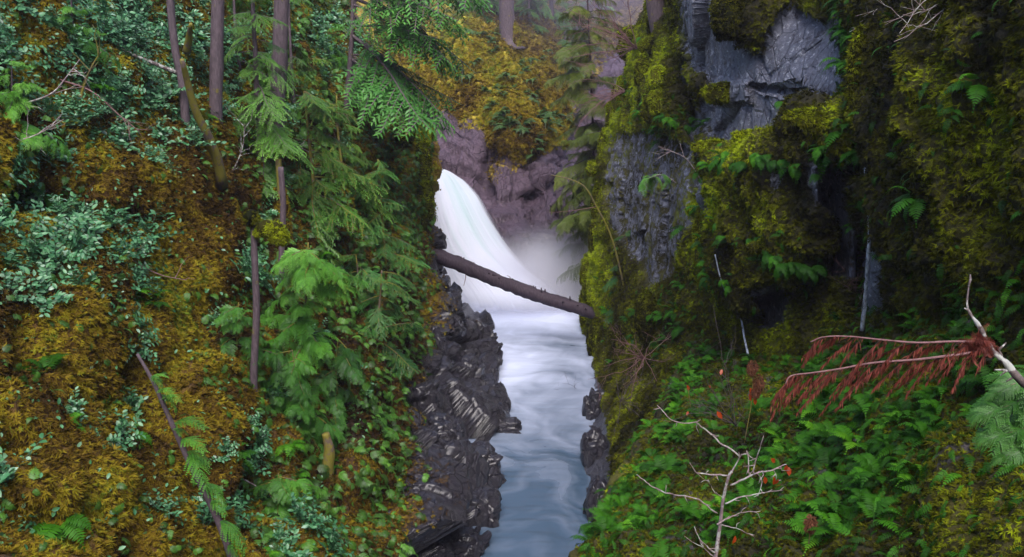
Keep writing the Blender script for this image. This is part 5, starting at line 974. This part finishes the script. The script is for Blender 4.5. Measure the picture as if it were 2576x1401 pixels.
P, N_, x, y = LL.sample(n, gz, r); m = MB(); P = P+N_*(.02+.08*r.random((n, 1))); M = xframe(N_*.25+r.normal(0, .5, (n, 3))-np.array([0, 0, .6]), N_*1.3+r.normal(0, .3, (n, 3))+[0, 0, .4]); kk = r.integers(0, 3, n); sz = .10+.20*r.random(n); sz *= 1+.5*sst(480, 650, x); ti = .32+r.normal(0, .2, n)
for q_ in range(3): m.inst(FRONDS[q_], P[kk == q_], M[kk == q_], sz[kk == q_], ti[kk == q_])
obj('ground_cover', m.mesh('ground_cover', M_hem), kind='stuff', label='small green sprigs and seedlings growing through the moss of the left bank', cat='ground cover')
m_, N, L, b = nodes('wet_rock_streak'); tc = N.new('ShaderNodeTexCoord').outputs['Object']; mp = N.new('ShaderNodeMapping'); mp.inputs['Scale'].default_value = (1, 1, .15); L.new(tc, mp.inputs[0])
b.inputs['Base Color'].default_value = (.50, .54, .64, 1); b.inputs['Roughness'].default_value = .35; tp = N.new('ShaderNodeBsdfTransparent'); mx = N.new('ShaderNodeMixShader'); rr_ = ramp(N, [(.35, (0, 0, 0)), (.6, (1, 1, 1))]); L.new(noise_n(N, L, 18, 4, .6, mp.outputs[0]), rr_.inputs[0]); L.new(rr_.outputs[0], mx.inputs[0]); L.new(tp.outputs[0], mx.inputs[1]); L.new(b.outputs[0], mx.inputs[2]); L.new(mx.outputs[0], N['Material Output'].inputs[0])
for lb, pts, w0, w1 in (('long thin white trickle of wet rock down the black crack of the right hand cliff', [(2170, 370), (2176, 430), (2182, 500), (2186, 580), (2182, 660), (2176, 740), (2168, 830)], .014, .034), ('faint short trickle of wet rock at the foot of the pale rock rib', [(1798, 640), (1812, 700), (1835, 760), (1862, 800), (1872, 850), (1884, 905)], .012, .026)):
    dd = [min(wp(LR.at(a+e_, c)[0])[2] for e_ in (-10, 10, 26, 40))-.12 for a, c in pts]; dd = np.convolve(np.pad(dd, 1, 'edge'), [.25, .5, .25], 'valid'); P = smooth_path([pw(a, c, d_) for (a, c), d_ in zip(pts, dd)], 60); m = MB(); m.tube(P-P[0], np.linspace(w0, w1, 60)*(1+.3*fbm(P*3, 2, 3)), 8, .5, .1); obj('streak', m.mesh('streak', m_), None, lb, 'streak', loc=P[0].tolist())  # thin tubes standing in for streaks of wet pale rock

# ------------------------------------------------------------------ labels of repeats by where they stand
def near_label(name, base, marks):
    for o in C.objects:
        if o.get('group') == name:
            x, y, d = wp(np.array(o.location)); k = min(marks, key=lambda t_: math.hypot(x-t_[0], y-t_[1])); o['label'] = base % k[2]; o['group'] = name+', '+k[2]
near_label('ferns spread over the right hand slope', 'bright green arching fern %s', [(1570, 1330, 'at the lower left tip of the right slope, above the dark water wall'), (1600, 1150, 'on the left shoulder of the right slope'), (1760, 1010, 'above the bare forked sapling'), (1740, 860, 'in the gully at the foot of the pale rib'), (1700, 1300, 'just left of the bare forked sapling'), (1930, 1330, 'just right of the bare forked sapling'), (2000, 1040, 'beside the brown seed heads'), (2100, 1150, 'below the lower red bough'), (2300, 1080, 'below the middle of the red boughs'), (2150, 1350, 'along the bottom edge right of centre'), (2400, 1330, 'in the mossy bottom right corner'), (2300, 800, 'just above the upper red bough'), (2520, 600, 'along the right edge above the red boughs'), (2530, 1150, 'under the green cedar spray at the right edge')])
near_label('small ferns hanging from the right hand cliff', 'small fern drooping %s', [(1850, 420, 'under the bright moss shelf'), (1970, 400, 'from the raised end of the moss shelf'), (1960, 630, 'from the low mossy ledge of the slab'), (2070, 660, 'right of the low ledge near the crack'), (1800, 680, 'on the lower left edge of the slab'), (2090, 340, 'from the wide ledge under the grey face'), (1690, 290, 'among the two upper moss pillows'), (1590, 240, 'on the top of the gorge edge'), (2170, 150, 'in the upper part of the black crack'), (1720, 800, 'in the gully left of the pale rib'), (2420, 250, 'on the upper mossy curtain at the right'), (2300, 550, 'on the lower mossy curtain at the right'), (2500, 430, 'near the right edge of the mossy curtain'), (1540, 780, 'on the dark gorge corner near the log')])
near_label('salal shrubs on the left bank', 'glossy blue green salal shrub %s', [(80, 80, 'in the top left corner'), (300, 80, 'at the top left of the two thick trunks'), (100, 250, 'around the pale dead branches at the left'), (300, 280, 'below the long mossy limb'), (480, 150, 'between the leaning snag and the first thick trunk'), (80, 420, 'above the dark hollow at the left edge'), (330, 430, 'on rusty moss below the upper thicket'), (80, 650, 'in the big left edge clump halfway down'), (300, 650, 'in the clump right of the halfway clump'), (280, 850, 'straggling down the golden moss'), (60, 1320, 'in the bottom left corner'), (390, 1340, 'under the leaning dead trunk'), (690, 1370, 'at the bottom below the cedar sprays'), (590, 720, 'left of the bare pole'), (600, 1100, 'at the foot of the bare pole'), (800, 130, 'at the top beside the mossy limbed snag')])
near_label('ferns on the left bank', 'green fern with hanging fronds %s', [(50, 1000, 'at the left edge above the big moss hump'), (262, 1000, 'in the steep gully left of the leaning trunk'), (100, 1110, 'on the golden moss hump'), (128, 480, 'in the dark hollow near the left edge'), (320, 560, 'under the rusty overhang'), (610, 960, 'beside the bare pole'), (640, 1180, 'below the foot of the bare pole'), (300, 760, 'among the straggling salal'), (240, 1260, 'low in the left bank hollow')])
near_label('ferns on the knoll behind the waterfall', 'pale misty fern %s', [(1330, 310, 'on the dark underside of the knoll'), (1250, 290, 'on the left underside of the knoll'), (1300, 200, 'on the face of the knoll below the big trunk'), (1400, 160, 'on the right shoulder of the knoll'), (1220, 130, 'on the left shoulder of the knoll')])
for o in C.objects:
    if 'label' in o and len(o['label'].split()) > 16: o['label'] = ' '.join(o['label'].replace('between the misty wall and the mossy gorge edge', 'left of the mossy gorge edge').replace('with fresh sprays along its right side on the lower left bank', 'with green sprays on the lower left bank').split()[:16])
